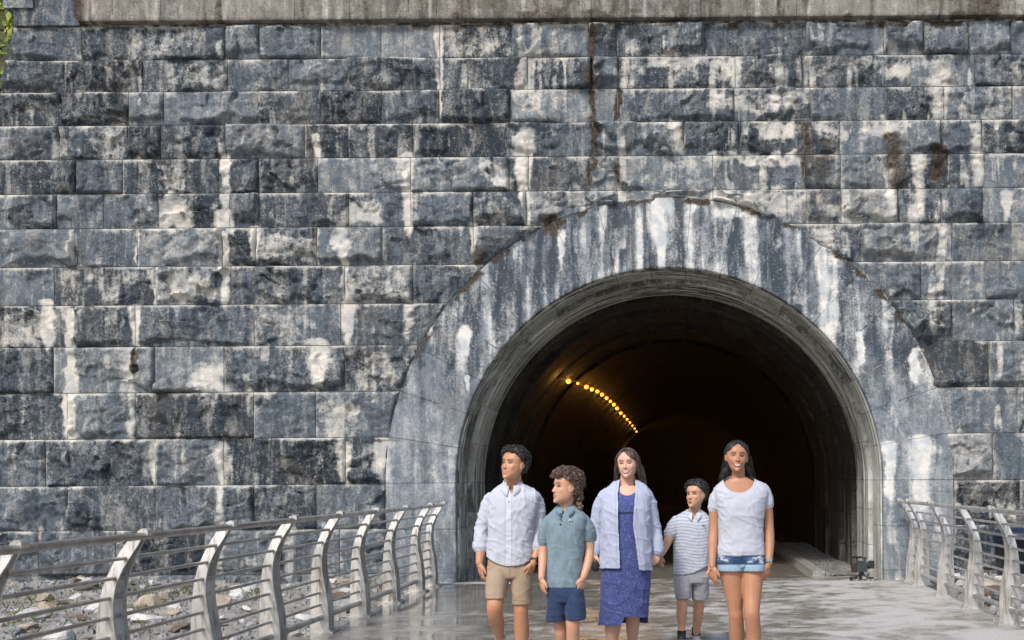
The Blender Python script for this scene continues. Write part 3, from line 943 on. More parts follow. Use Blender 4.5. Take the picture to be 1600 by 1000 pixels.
# ------------------------------------------------------------------ kerb and gravel strip inside the tunnel, right side
M_kerb = plain('kerb_concrete', (.25, .245, .23), .8, 0, .3, 14, .4)
def kerb_x(Y): return np.interp(Y, [17, 19, 30], [1.95, 1.95, 2.0])
kb = empty('kerb', (1.95, 18.1, 0), kind='structure')
y = 18.12
while y < 40:
    MB().box((1.85 - 1.95, y - 18.1, 0.0), (2.02 - 1.95, y - 18.1 + .985, .07)).obj('kerb_stone', M_kerb, kb, False, True)
    y += 1.0
tag(kb, kind='structure')
pebbles('gravel', 2600, 2.03, 2.66, 18.15, 27, lambda x, y: .025 + 0 * x, .012, .035, M_gravel, 43)

# ------------------------------------------------------------------ railings
t = NT('weathered_steel'); p = t.pos(); a = t.noise(p, 5, 6, .65); b = t.noise(t.pos((30, 30, 3)), 1.2, 4, .6); m3 = t.noise(p, 70, 3, .6)
c = t.mix(t.ramp(a, .35, .65), (.46, .45, .43), (.66, .645, .62)); c = t.mix(t.ramp(b, .48, .72), c, (.27, .235, .20)); c = t.mix(t.ramp(m3, .68, .75), c, (.26, .22, .19))
t.bump(m3, .12, .004)
M_steel = t.out(c, .36, .5, .5)
t = NT('tube_steel'); a = t.noise(t.pos(), 9, 5, .6)
M_tube = t.out(t.mix(t.ramp(a, .35, .65), (.33, .322, .305), (.51, .50, .48)), .34, .6, .5)

IN_ = [(1.00, 0.0), (.975, -.010), (.915, -.042), (.83, -.100), (.74, -.142), (.655, -.160), (.56, -.164), (.465, -.155), (.365, -.133), (.265, -.116), (.17, -.108), (.08, -.105), (0, -.104)]
OUT_ = [(1.0, -.030), (.965, -.085), (.915, -.125), (.83, -.172), (.74, -.212), (.655, -.236), (.56, -.252), (.465, -.260), (.365, -.266), (.265, -.270), (.17, -.272), (.08, -.272), (0, -.272)]
HT = 1.09
def edge(tab, tt):
    zs = [q[0] for q in tab][::-1]; xs_ = [q[1] for q in tab][::-1]
    return float(np.interp(tt, zs, xs_))
def smooth_edge(tab, n=27):
    zz = np.linspace(0, 1, n)
    xx = np.array([np.mean([edge(tab, min(1, max(0, q + d))) for d in (-.03, -.015, 0, .015, .03)]) if .03 < q < .97 else edge(tab, q) for q in zz])
    return zz, xx
def post_mesh(side):
    zz, xi = smooth_edge(IN_); _, xo = smooth_edge(OUT_)
    V, Fc = [], []
    n = len(zz)
    hd_ = .030 + .062 * sstep(1.0, .62, zz)          # the two fins stand closer together at the top
    def plate(ya, yb, xa, xb, zs):
        k = len(V); m = len(zs)
        for y_ in (ya, yb):
            for i in range(m): V.append((side * xa[i], y_[i], zs[i] * HT)); V.append((side * xb[i], y_[i], zs[i] * HT))
        for i in range(m - 1):
            a = k + 2 * i
            Fc.append((a, a + 1, a + 3, a + 2)); b = a + 2 * m
            Fc.append((b, b + 2, b + 3, b + 1))
            Fc.append((a, a + 2, b + 2, b)); Fc.append((a + 1, b + 1, b + 3, a + 3))
        Fc.append((k, k + 2 * m, k + 2 * m + 1, k + 1)); e = k + 2 * (m - 1)
        Fc.append((e, e + 1, e + 1 + 2 * m, e + 2 * m))
    plate(-hd_, -hd_ + .016, xi, xo, zz)           # two parallel fins
    plate(hd_ - .016, hd_, xi, xo, zz)
    plate(-hd_ + .0165, hd_ - .0165, xi - .034, xi - .046, zz)   # web set back between them: the groove seen from the deck
    plate(-hd_ + .0165, hd_ - .0165, xo + .030, xo + .018, zz)
    # rounded nose that clasps the hand rail
    v, f = tube_vf([(side * -.008, -.037, HT - .016), (side * -.008, .037, HT - .016)], .027, 12)
    k = len(V); V += [tuple(q) for q in v]; Fc += [tuple(j + k for j in q) for q in f]
    return V, Fc
def railing(side, xtop, depths, label, yfront, yback):
    root = empty('railing', (xtop, depths[0], 0), label, 'railing', 'railings along the bridge')
    pm = None
    for d in depths:
        if pm is None:
            V, Fc = post_mesh(side)
            o = build('post', V, Fc, M_steel, root, True); pm = o.data; sharp(pm, 40)
            v = MB().box((-.15, -.125, -.0), (.13, .125, .014)); 
            for bx in (-.12, .10):
                for by in (-.108, .108): v.tube([(bx, by, .0145), (bx, by, .03)], .012, 6)
            bpm = mesh_of('base_plate', v.v, v.f, M_steel, False)
            o.location = (0, d - depths[0], .014)
        else:
            o = link('post', pm, root, (0, d - depths[0], .014))
        bp = link('base_plate', bpm, o, (side * -.19, 0, -.0138))
    Y0, Y1 = yfront - depths[0], yback - depths[0]
    MB().tube([(side * -.012, Y0, HT - .02), (side * -.012, Y1, HT - .02)], .0225, 14).obj('handrail', M_tube, root)
    for z, rr in [(.93, .0125), (.815, .0125), (.70, .0125), (.585, .0125), (.47, .0125), (.355, .0125), (.245, .0125), (.128, .027)]:
        x = .5 * (edge(IN_, z / HT) + edge(OUT_, z / HT)) + .012
        MB().tube([(side * x, Y0, z + .014), (side * x, Y1, z + .014)], rr, 10).obj('rail', M_tube, root)
    return root
# side = +1: the deck lies towards +X of the post (left railing)
dl = [16.86, 16.0, 14.58, 13.17, 11.77, 10.36, 8.92, 7.48, 6.06, 4.64, 3.22]
railing(1, -3.125, dl, 'grey steel railing with curved posts along the left edge of the deck', 1.5, 16.9)
dr = [17.12, 16.5, 15.02, 13.55, 12.07, 10.6, 9.12, 7.65, 6.2, 4.7]
railing(-1, 2.90, dr, 'grey steel railing with curved posts along the right edge of the deck', 1.5, 17.15)

# ------------------------------------------------------------------ string of amber lamps on the left wall of the tunnel
t = NT('amber_glow'); t.b.inputs['Emission Color'].default_value = (1.0, .21, .016, 1); t.b.inputs['Emission Strength'].default_value = 1.9
M_glow = t.out((.8, .5, .2), .5)
M_black = plain('black_plastic', (.018, .018, .02), .5, 0, .3, 20)
LAMPS = [(888.5, 595.7), (903, 599), (916.6, 604.6), (925, 608.4), (933.6, 611.5), (941, 616.5), (948, 622), (954, 627), (959.5, 632), (964.5, 638), (970.5, 645.3), (975.5, 650), (980, 655), (984.5, 660), (988.5, 665), (992, 669.5), (995, 674.3)]
bulb_me = hous_me = None
ORD = 'first second third fourth fifth sixth seventh eighth ninth tenth eleventh twelfth thirteenth fourteenth fifteenth sixteenth seventeenth'.split()
lamp_spots = []
for i, (px, py) in enumerate(LAMPS):
    a, b = slope(px, py)
    lo, hi = 19.0, 70.0
    for _ in range(50):
        Ym = (lo + hi) / 2
        if math.hypot(a * Ym - XC, EYE + b * Ym - ZC) < 2.56: lo = Ym
        else: hi = Ym
    P_ = Vector((a * lo, lo, EYE + b * lo))
    lamp_spots.append(P_)
    big = (1.25, .7, 1.2, 1.1, 1.1, 1.15, 1.1, 1.0, 1.25, 1.3, 1.2, 1.1, 1.0, 1.0, .9, .9, .9)[i]
    L = empty('tunnel_lamp', P_, 'glowing amber lamp, %s from the tunnel mouth in the string on the left wall' % ORD[i], 'lamp', 'string of amber lamps in the tunnel')
    if bulb_me is None:
        v, f = ball_vf((0, 0, 0), 1.0, 10, 7); bulb_me = mesh_of('bulb', v, f, M_glow)
        q = MB().box((-.24, -.012, .03), (-.02, .012, .05)); hous_me = mesh_of('bracket', q.v, q.f, M_black, False)
    bo = link('bulb', bulb_me, L); bo.scale = (.036 * big,) * 3
    link('bracket', hous_me, L)
    if True:
        li = bpy.data.lights.new('lamp_light', 'POINT'); li.energy = 1.8; li.color = (1.0, .45, .08); li.shadow_soft_size = .03
        lo_ = bpy.data.objects.new('lamp_light', li); COL.objects.link(lo_); lo_.parent = L; lo_.location = (-.075, -.055, -.03)

for k in range(1, 8):          # unseen lamps added round the bend to light the outer wall
    h = math.radians(5.2 * k); rr = RB - 2.56 * .78
    P_ = Vector((XC - RB + rr * math.cos(h), YW + 2.1 + YB + rr * math.sin(h), ZC + 2.56 * .55))
    L = empty('tunnel_lamp', P_, 'unseen amber lamp added round the bend to light the outer wall', 'lamp', 'string of amber lamps in the tunnel')
    L.rotation_euler = (0, 0, h)
    bo = link('bulb', bulb_me, L); bo.scale = (.036,) * 3
    link('bracket', hous_me, L)
    li = bpy.data.lights.new('lamp_light', 'POINT'); li.energy = 14; li.color = (1.0, .45, .08); li.shadow_soft_size = .07
    lo_ = bpy.data.objects.new('lamp_light', li); COL.objects.link(lo_); lo_.parent = L; lo_.location = (.12, -.1, -.08)

# ------------------------------------------------------------------ camera rig at the foot of the right jamb
M_red = plain('dull_red_plastic', (.035, .012, .011), .5)
M_gtop = plain('green_grey_plastic', (.028, .042, .046), .45)
M_grey = plain('grey_plastic', (.22, .22, .22), .4)
M_glass = plain('dark_glass', (.01, .01, .012), .08)
rg = empty('video_camera', (2.42, 17.28, 0), 'small black video camera on a low wheeled base at the right foot of the arch', 'camera')
mb = MB().box((-.07, -.06, .12), (.07, .06, .24)).box((-.055, -.05, .24), (.05, .05, .262)); mb.obj('body', M_gtop, rg, False)
MB().box((-.135, -.05, .115), (-.073, .05, .225)).obj('battery', M_red, rg, False)
mb = MB().tube([(.07, 0, .20), (.105, 0, .20)], .045, 14).box((.105, -.07, .165), (.165, .07, .265)); h = mb.obj('lens_hood', M_black, rg, False)
MB().tube([(.166, 0, .215), (.168, 0, .215)], .04, 14).obj('lens', M_glass, h)
mb = MB().tube([(-.06, 0, .262), (-.06, 0, .305)], .010, 8).tube([(.05, 0, .262), (.05, 0, .30)], .010, 8).tube([(-.12, 0, .317), (0.0, 0, .315), (.065, 0, .30)], [.013, .014, .011], 8); mb.obj('handle', M_black, rg)
mb = MB().box((-.03, -.03, .085), (.03, .03, .12)).tube([(0, 0, .09), (-.12, -.05, .035)], .014, 8).tube([(0, 0, .09), (.12, -.05, .035)], .014, 8).tube([(0, 0, .09), (0, .10, .035)], .014, 8).box((-.16, -.075, .03), (-.06, -.03, .055)).box((.06, -.075, .03), (.15, -.03, .05)); mb.obj('stand', M_black, rg, False)
for x, yy in ((-.145, -.055), (-.08, -.055), (.08, -.055), (.135, -.055), (0, .10)):
    MB().tube([(x, yy - .014, .026), (x, yy + .014, .026)], .026, 12).obj('wheel', M_grey if x > -.1 else M_black, rg)

# ------------------------------------------------------------------ dark blue drum behind the right railing
M_navy = plain('navy_plastic', (.005, .009, .020), .45, 0, .3, 5)
M_blue = plain('blue_lid', (.008, .018, .048), .4, 0, .3, 5)
dz = float(ground_z(4.45, 16.75)) - .03
dr_ = empty('storage_bin', (4.45, 16.75, dz), 'dark navy bin with a blue rounded lid behind the right railing', 'bin')
def bin_sec(hx, hy, z, p=3.0, n=28):
    return [(math.copysign(abs(math.cos(a)) ** (2 / p), math.cos(a)) * hx, math.copysign(abs(math.sin(a)) ** (2 / p), math.sin(a)) * hy, z) for a in np.linspace(0, 2 * math.pi, n, endpoint=False)]
def lofted(secs):
    V, Fc = [], []; n = len(secs[0])
    for s in secs: V += s
    for i in range(len(secs) - 1):
        for k in range(n): Fc.append((i * n + k, i * n + (k + 1) % n, (i + 1) * n + (k + 1) % n, (i + 1) * n + k))
    Fc.append(tuple(range(n))[::-1]); Fc.append(tuple(range((len(secs) - 1) * n, len(secs) * n)))
    return V, Fc
build('body', *lofted([bin_sec(.27, .25, 0), bin_sec(.30, .27, .05), bin_sec(.345, .31, .58), bin_sec(.36, .325, .60), bin_sec(.36, .325, .63), bin_sec(.33, .30, .632)]), M_navy, dr_)
build('lid', *lofted([bin_sec(.365, .33, .634), bin_sec(.365, .33, .66), bin_sec(.32, .29, .72), bin_sec(.2, .18, .755), bin_sec(.03, .03, .765)]), M_blue, dr_)
MB().tube([(-.2, -.335, .66), (-.2, -.37, .62), (.2, -.37, .62), (.2, -.335, .66)], .014, 8).obj('handle', M_navy, dr_)
for s in (-1, 1): MB().tube([(s * .2, .24, .06), (s * .26, .24, .06)], .055, 12).obj('wheel', M_black, dr_)

# ================================================================== people
def remesh(mb, voxel, smooth=2, fac=.5):
    me = bpy.data.meshes.new('tmp'); me.from_pydata(mb.v, [], mb.f)
    ob = bpy.data.objects.new('tmp', me); COL.objects.link(ob)
    m = ob.modifiers.new('r', 'REMESH'); m.mode = 'VOXEL'; m.voxel_size = voxel; m.adaptivity = 0
    if smooth:
        q = ob.modifiers.new('s', 'SMOOTH'); q.factor = fac; q.iterations = smooth
    dg = bpy.context.evaluated_depsgraph_get()
    ev = ob.evaluated_get(dg); m2 = ev.to_mesh()
    n = len(m2.vertices); V = np.empty(n * 3); m2.vertices.foreach_get('co', V); V = V.reshape(-1, 3)
    N = np.empty(n * 3); m2.vertices.foreach_get('normal', N); N = N.reshape(-1, 3)
    L = np.empty(len(m2.loops), np.int64); m2.loops.foreach_get('vertex_index', L)
    tot = np.empty(len(m2.polygons), np.int64); m2.polygons.foreach_get('loop_total', tot)
    if (tot == 4).all(): Fq = L.reshape(-1, 4)
    else:
        st = np.concatenate([[0], np.cumsum(tot)[:-1]]); Fq = np.array([L[a:a + 4] for a, c in zip(st, tot) if c == 4])
    ev.to_mesh_clear()
    bpy.data.objects.remove(ob); bpy.data.meshes.remove(me)
    return V, N, Fq

def fast_mesh(name, V, Fq, mat, parent, cols=None, attr='st', keep=None):
    if keep is not None:
        kf = keep[Fq].all(1); Fq = Fq[kf]; V = V.copy()
        E = np.sort(np.concatenate([Fq[:, [0, 1]], Fq[:, [1, 2]], Fq[:, [2, 3]], Fq[:, [3, 0]]]), 1)
        Eu, cnt = np.unique(E, axis=0, return_counts=True); Eb = Eu[cnt == 1]      # the cut edge, ironed smooth
        for _ in range(8):
            S = np.zeros_like(V); n_ = np.zeros(len(V))
            np.add.at(S, Eb[:, 0], V[Eb[:, 1]]); np.add.at(S, Eb[:, 1], V[Eb[:, 0]]); np.add.at(n_, Eb[:, 0], 1); np.add.at(n_, Eb[:, 1], 1)
            b_ = n_ >= 2; V[b_] = .5 * V[b_] + .5 * S[b_] / n_[b_, None]
        used = np.zeros(len(V), bool); used[Fq.ravel()] = True
        idx = np.cumsum(used) - 1; V = V[used]; Fq = idx[Fq]
        if cols is not None: cols = cols[used]
    me = bpy.data.meshes.new(name)
    me.vertices.add(len(V)); me.vertices.foreach_set('co', V.ravel().astype(np.float32))
    me.loops.add(Fq.size); me.loops.foreach_set('vertex_index', Fq.ravel().astype(np.int32))
    me.polygons.add(len(Fq)); me.polygons.foreach_set('loop_start', np.arange(0, Fq.size, 4, dtype=np.int32))
    me.update(calc_edges=True); me.validate()
    me.polygons.foreach_set('use_smooth', [True] * len(me.polygons))
    if cols is not None:
        ca = me.color_attributes.new(attr, 'FLOAT_COLOR', 'POINT')
        c = np.ones((len(V), 4), np.float32); c[:, :3] = cols; ca.data.foreach_set('color', c.ravel())
    me.materials.append(mat)
    return link(name, me, parent)

def skin_material():
    t = NT('skin')
    col, _, _, _ = t.attr('col')
    n = t.noise(t.pos(obj=True), 60, 4, .6); n2 = t.noise(t.pos(obj=True), 9, 3, .5)
    c = t.mix(t.ramp(n, .3, .7), col, t.mix(1.0, col, (.90, .86, .84), 'MULTIPLY'))
    c = t.mix(t.math('MULTIPLY', t.ramp(n2, .45, .7), .35), c, t.mix(1.0, col, (1.0, .80, .74), 'MULTIPLY'))
    t.b.inputs['Subsurface Weight'].default_value = .12
    t.b.inputs['Subsurface Radius'].default_value = (.01, .004, .002)
    t.b.inputs['Subsurface Scale'].default_value = .6
    t.bump(n, .08, .002)
    return t.out(c, .48, None, .4)
M_skin = skin_material()

def cloth_material(name, rough=.85, weave=260, wv=.06, heather=0.0):
    t = NT(name)
    col, _, _, _ = t.attr('col')
    p = t.pos(obj=True)
    n = t.noise(p, weave, 3, .6); m = t.noise(t.pos((1, 1, .5), True), 24, 5, .6)
    c = t.mix(t.math('MULTIPLY', t.ramp(n, .3, .7), wv * 3), col, t.mix(1.0, col, (.72, .74, .78), 'MULTIPLY'))
    if heather: c = t.mix(t.math('MULTIPLY', t.ramp(m, .4, .65), heather), c, t.mix(1.0, col, (.62, .66, .70), 'MULTIPLY'))
    t.bump(t.math('ADD', n, t.math('MULTIPLY', m, 1.5)), .28, .004)
    t.b.inputs['Sheen Weight'].default_value = .12
    return t.out(c, rough, None, .25)
M_shirt = cloth_material('cotton_shirting', .8, 300, .03)
M_jersey = cloth_material('jersey_knit', .9, 240, .05)
M_heather = cloth_material('heather_knit', .85, 120, .12, .55)
M_twill = cloth_material('cotton_twill', .85, 330, .08, .15)
M_denim = cloth_material('denim', .9, 200, .16, .3)
M_dress = cloth_material('printed_jersey', .85, 150, .15, .2)
M_sneak = cloth_material('sneaker_mesh', .7, 300, .05)

def hair_material(name, a, b):
    t = NT(name)
    n = t.noise(t.pos((90, 90, 10), True), 1.0, 4, .6, .8); m = t.noise(t.pos(obj=True), 38, 4, .6)
    c = t.mix(t.ramp(t.math('ADD', t.math('MULTIPLY', n, .55), t.math('MULTIPLY', m, .5)), .4, .68), a, b)
    t.bump(t.math('ADD', n, m), .8, .006)
    return t.out(c, .42, None, .5)
M_hair_black = hair_material('black_hair', (.006, .0055, .006), (.030, .027, .026))
M_hair_brown = hair_material('curly_brown_hair', (.035, .020, .014), (.17, .105, .075))
M_hair_dark = hair_material('dark_brown_hair', (.028, .017, .013), (.12, .078, .056))
M_rubber = plain('rubber_white', (.6, .6, .6), .6)

class Fig:
    def __init__(s, sc, x0, label):
        s.s = sc; s.Y = F / sc
        g = at(x0, 990, s.Y)
        s.o = Vector((g.x, s.Y, 0))
        s.root = empty('person', s.o, label, 'person')
        s.body = MB(); s.joints = []
    def P(s, px, py, dy=0.0):
        return at(px, py, s.Y + dy) - s.o
    def r(s, px): return px / s.s
    def z(s, py): return s.P(PX - 40, py).z
    def px(s, V):
        """photograph pixel of local points (for measuring where seams and prints lie)"""
        Y = V[:, 1] + s.o.y; x = (V[:, 0] + s.o.x) / Y * F; y = (V[:, 2] + s.o.z - EYE) / Y * F
        c, q = math.cos(ROLL), math.sin(ROLL)
        return PX + x * c - y * q, PY - (x * q + y * c)
    def tube(s, mb, pts, n=16, sub=5):
        """pts: (px, py, dy, r_px) control points, smoothed"""
        A = np.array([list(s.P(p[0], p[1], p[2])) + [p[3] / s.s] for p in pts])
        Q = smooth_path(A, sub)
        # rounded ends
        pa, pb = Q[0], Q[-1]
        da = (Q[0, :3] - Q[1, :3]); da /= np.linalg.norm(da) + 1e-9
        db = (Q[-1, :3] - Q[-2, :3]); db /= np.linalg.norm(db) + 1e-9
        head = [np.append(pa[:3] + da * pa[3] * .6, pa[3] * .72)]; tail = [np.append(pb[:3] + db * pb[3] * .6, pb[3] * .72)]
        Q = np.vstack([head, Q, tail])
        v, f = tube_vf([Vector(q[:3]) for q in Q], [q[3] for q in Q], n)
        mb.add(v, f)
    def slabs(s, mb, rows, p=2.35, n=32, sub=4, grow=0.0):
        """rows: (py, xl, xr, front m, back m[, dy]) horizontal sections"""
        A = []
        for q in rows:
            dy = q[5] if len(q) > 5 else 0.0
            a, b = s.P(q[1], q[0], dy), s.P(q[2], q[0], dy)
            A.append([(a.x + b.x) / 2, dy, (a.z + b.z) / 2, (b.x - a.x) / 2 + grow, q[3] + grow, q[4] + grow])
        Q = smooth_path(np.array(A), sub)
        V, Fc = [], []
        for (cx, cy, cz, hx, f_, b_) in Q:
            for k in range(n):
                a = 2 * math.pi * k / n; c, sn = math.cos(a), math.sin(a)
                x = math.copysign(abs(c) ** (2 / p), c) * hx; y = math.copysign(abs(sn) ** (2 / p), sn)
                V.append((cx + x, cy + (y * b_ if y > 0 else y * f_), cz))
        m = len(Q)
        for i in range(m - 1):
            for k in range(n): Fc.append((i * n + k, (i + 1) * n + k, (i + 1) * n + (k + 1) % n, i * n + (k + 1) % n))
        Fc.append(tuple(range(n))); Fc.append(tuple(range((m - 1) * n, m * n))[::-1])
        mb.add(V, Fc)

def smooth_path(A, sub):
    """Catmull-Rom through the rows of A"""
    A = np.asarray(A, float)
    if len(A) < 3 or sub < 2:
        return A
    out = []
    for i in range(len(A) - 1):
        p0, p1, p2, p3 = A[max(i - 1, 0)], A[i], A[i + 1], A[min(i + 2, len(A) - 1)]
        for k in range(sub):
            t = k / sub
            out.append(.5 * (2 * p1 + (p2 - p0) * t + (2 * p0 - 5 * p1 + 4 * p2 - p3) * t * t + (3 * p1 - p0 - 3 * p2 + p3) * t ** 3))
    out.append(A[-1])
    return np.array(out)

# ---------------------------------------------------------------- head (unit: chin to crown = 1; face looks along -y)
HS = np.array([  # z, half width, front y, back y
    (.00, .085, -.335, -.15), (.035, .135, -.372, -.08), (.10, .208, -.378, .02), (.18, .258, -.370, .12), (.27, .288, -.370, .20),
    (.36, .305, -.371, .29), (.45, .316, -.367, .36), (.53, .322, -.352, .40), (.60, .330, -.366, .425), (.68, .334, -.366, .43),
    (.76, .325, -.345, .42), (.84, .295, -.295, .385), (.91, .235, -.215, .31), (.965, .15, -.11, .21), (1.0, .04, .02, .09)])
def head_vf(wide=1.0, jaw=1.0):
    Q = smooth_path(HS, 4); n = 40; p = 2.15
    V, Fc = [], []
    for z, hx, f_, b_ in Q:
        hx = hx * (1 - (1 - jaw) * float(1 - sstep(.12, .50, z)))
        cy = -.02
        for k in range(n):
            a = 2 * math.pi * k / n; c, sn = math.cos(a), math.sin(a)
            x = math.copysign(abs(c) ** (2 / p), c) * hx * wide; y = math.copysign(abs(sn) ** (2 / p), sn)
            V.append((x, cy + (y * (b_ - cy) if y > 0 else y * (cy - f_)), z))
    m = len(Q)
    for i in range(m - 1):
        for k in range(n): Fc.append((i * n + k, i * n + (k + 1) % n, (i + 1) * n + (k + 1) % n, (i + 1) * n + k))
    Fc.append(tuple(range(n))[::-1]); Fc.append(tuple(range((m - 1) * n, m * n)))
    return V, Fc

class Head:
    def __init__(s, fig, cx, cy, dy, H, yaw, pitch=0, roll=0, wide=1.0, jaw=1.0):
        s.jaw = jaw; s.H, s.fig, s.wide = H, fig, wide
        s.M = (Matrix.Translation(fig.P(cx, cy, dy)) @ Matrix.Rotation(math.radians(yaw), 4, 'Z') @ Matrix.Rotation(math.radians(-pitch), 4, 'X')
               @ Matrix.Rotation(math.radians(roll), 4, 'Y') @ Matrix.Scale(H, 4) @ Matrix.Translation((0, -.02, -.55)))
        s.Mi = s.M.inverted()
    def w(s, p): return s.M @ Vector(p)
    def add(s, mb):
        v, f = head_vf(s.wide, s.jaw); mb.add([s.w(q) for q in v], f)
        def tb(pts, r, n=12, flat=None):
            v, f = tube_vf(pts, r, n); mb.add([s.w(q) for q in v], f)
        def bl(c, r):
            v, f = ball_vf(c, r, 14, 9); mb.add([s.w(q) for q in v], f)
        # nose: bridge, tip, wings
        tb([(0, -.31, .60), (0, -.345, .53), (0, -.385, .44), (0, -.415, .375), (0, -.395, .335)], [.028, .030, .036, .046, .040])
        bl((0, -.415, .362), (.046, .050, .042)); bl((.046, -.385, .348), (.032, .040, .032)); bl((-.046, -.385, .348), (.032, .040, .032))
        # lips, chin, cheekbones, brow
        bl((0, -.357, .238), (.105, .042, .026)); bl((0, -.356, .190), (.092, .042, .030))
        bl((0, -.335, .055), (.085, .058, .055))
        for q in (-1, 1):
            bl((q * .165 * s.wide * (.5 + .5 * s.jaw), -.262, .385), (.085, .065, .10)); bl((q * .12, -.315, .595), (.10, .045, .030))
            # ear
            w = s.wide
            bl((q * .338 * w, .03, .47), (.024, .075, .115)); bl((q * .352 * w, .06, .49), (.022, .060, .095)); bl((q * .335 * w, .01, .385), (.022, .035, .04))
    def local(s, V):
        A = np.array(s.Mi); return V @ A[:3, :3].T + A[:3, 3]
    def world(s, L):
        A = np.array(s.M); return L @ A[:3, :3].T + A[:3, 3]
    def sculpt(s, V):
        L = s.local(V)
        near = (L[:, 2] > -.05) & (L[:, 2] < 1.05) & (np.abs(L[:, 0]) < .45) & (np.abs(L[:, 1]) < .6)
        fr = near & (L[:, 1] < -.1)
        g = lambda cx, cz, rx, rz: np.exp(-((L[:, 0] - cx) / rx) ** 2 - ((L[:, 2] - cz) / rz) ** 2)
        d = np.zeros(len(V))
        for q in (-1, 1):
            d += .040 * g(q * .135, .515, .075, .045) - .020 * g(q * .135, .505, .05, .026)     # socket and lid
            d += .016 * g(q * .03, .235, .02, .015) * 0
            d += .012 * g(q * .045, .325, .016, .010)                                         # nostril
        d += .018 * g(0, .215, .12, .008) + .018 * g(0, .135, .09, .022)                       # mouth line, under the lip
        L[fr, 1] += d[fr]
        # inner bowl of the ear
        for q in (-1, 1):
            e = np.exp(-((L[:, 1] - .03) / .035) ** 2 - ((L[:, 2] - .47) / .055) ** 2) * (q * L[:, 0] > .3) * near
            L[:, 0] -= q * e * .018
        V2 = V.copy(); V2[near] = s.world(L)[near]
        return V2
    def paint(s, V, C, skin, mouth='smile', brow=(.02, .014, .012), iris=(.02, .012, .008), lip=(.45, .16, .14), eye_open=.024, gaze=0.0):
        L = s.local(V)
        x, y, z = L.T
        fr = (y < -.16) & (z > -.05) & (z < 1) & (np.abs(x) < .4)
        def blend(m, col, k=1.0):
            m = np.clip(m * k, 0, 1) * fr
            C[:] = C * (1 - m[:, None]) + np.array(col) * m[:, None]
        sk = np.array(skin)
        for q in (-1, 1):       # cheeks and nose a little redder
            blend(np.exp(-((x - q * .15) / .11) ** 2 - ((z - .37) / .09) ** 2), sk * (1.06, .86, .81), .4)
        blend(np.exp(-(x / .05) ** 2 - ((z - .36) / .05) ** 2), sk * (1.05, .84, .78), .5)
        for q in (-1, 1):
            u = q * x
            zb = .592 + .030 * np.sin(np.clip((u - .05) / .19, 0, 1) * math.pi * .8)
            m = sstep(.045, .075, u) * (1 - sstep(.20, .245, u)) * np.exp(-((z - zb) / .021) ** 2)
            blend(m, brow, 1.1)
            ex, ez = (u - .137) / .066, (z - .507) / eye_open
            rim = np.clip(1 - np.abs(np.sqrt(ex ** 2 + ez ** 2) - 1.12) / .42, 0, 1)
            blend(rim * sstep(-.2, .3, ez) * 1.3 + .6 * rim * (ez < 0), (.015, .009, .008), 1)
            inside = 1 - sstep(.85, 1.08, np.sqrt(ex ** 2 + ez ** 2))
            blend(inside, (.24, .21, .19))
            gi = np.sqrt(((x - q * .137 - gaze) / .043) ** 2 + ((z - .509) / .040) ** 2)
            blend(inside * (1 - sstep(.85, 1.1, gi)), iris)
            blend(np.exp(-((u - .044) / .014) ** 2 - ((z - .322) / .009) ** 2), sk * .22, .85)
        def lips(hw, zu, zl, col):
            k = np.clip(np.abs(x) / hw, 0, 1.4)
            up, lo = zu(k), zl(k)
            m = sstep(lo - .014, lo + .006, z) * (1 - sstep(up - .006, up + .012, z)) * (1 - sstep(.98, 1.06, k))
            blend(m, col, .95)
        if mouth == 'smile':
            lips(.178, lambda k: .262 + .036 * k ** 2 - .010 * (k < .15), lambda k: .124 + .150 * k ** 2, lip)
            k = np.clip(np.abs(x) / .140, 0, 1.4)
            up, lo = .232 + .030 * k ** 2, .172 + .095 * k ** 2
            ins = sstep(lo - .004, lo + .006, z) * (1 - sstep(up - .004, up + .006, z)) * (1 - sstep(.92, 1.0, k))
            blend(ins, (.12, .035, .03)); blend(ins * (1 - sstep(.82, .95, k)), (.60, .565, .52), 1)
        elif mouth == 'half':      # lips a little apart, upper teeth showing
            lips(.118, lambda k: .250 + .006 * k ** 2, lambda k: .165 + .060 * k ** 2, lip)
            k = np.clip(np.abs(x) / .095, 0, 1.4)
            ins = sstep(.196 + .02 * k, .204 + .02 * k, z) * (1 - sstep(.226, .234, z)) * (1 - sstep(.9, 1.05, k))
            blend(ins, (.52, .48, .44), .9)
        elif mouth == 'open':
            lips(.085, lambda k: .255 - .012 * k, lambda k: .150 + .055 * k ** 2, lip)
            ins = np.exp(-(x / .05) ** 4 - ((z - .205) / .020) ** 4); blend(ins, (.03, .010, .010))
        else:
            lips(.095, lambda k: .248 - .014 * k, lambda k: .165 + .045 * k ** 2, lip)
            blend((np.abs(x) < .095) * np.exp(-((z - .213) / .008) ** 2), np.array(lip) * .3, .9)
        return C
    # scalp points for hair
    def scalp(s, th, z, off=0.0):
        z = np.clip(z, 0, 1)
        hx, f_, b_ = (np.interp(z, HS[:, 0], HS[:, i]) for i in (1, 2, 3))
        c, sn = np.sin(th), np.cos(th)          # th = 0 at the face, +-pi at the back
        cy = -.02
        r = np.where(sn > 0, cy - f_, b_ - cy)
        return np.stack([c * (hx * s.wide + off), cy - sn * (r + off), z + off * np.clip((z - .6) * 2.2, 0, 1)], -1)

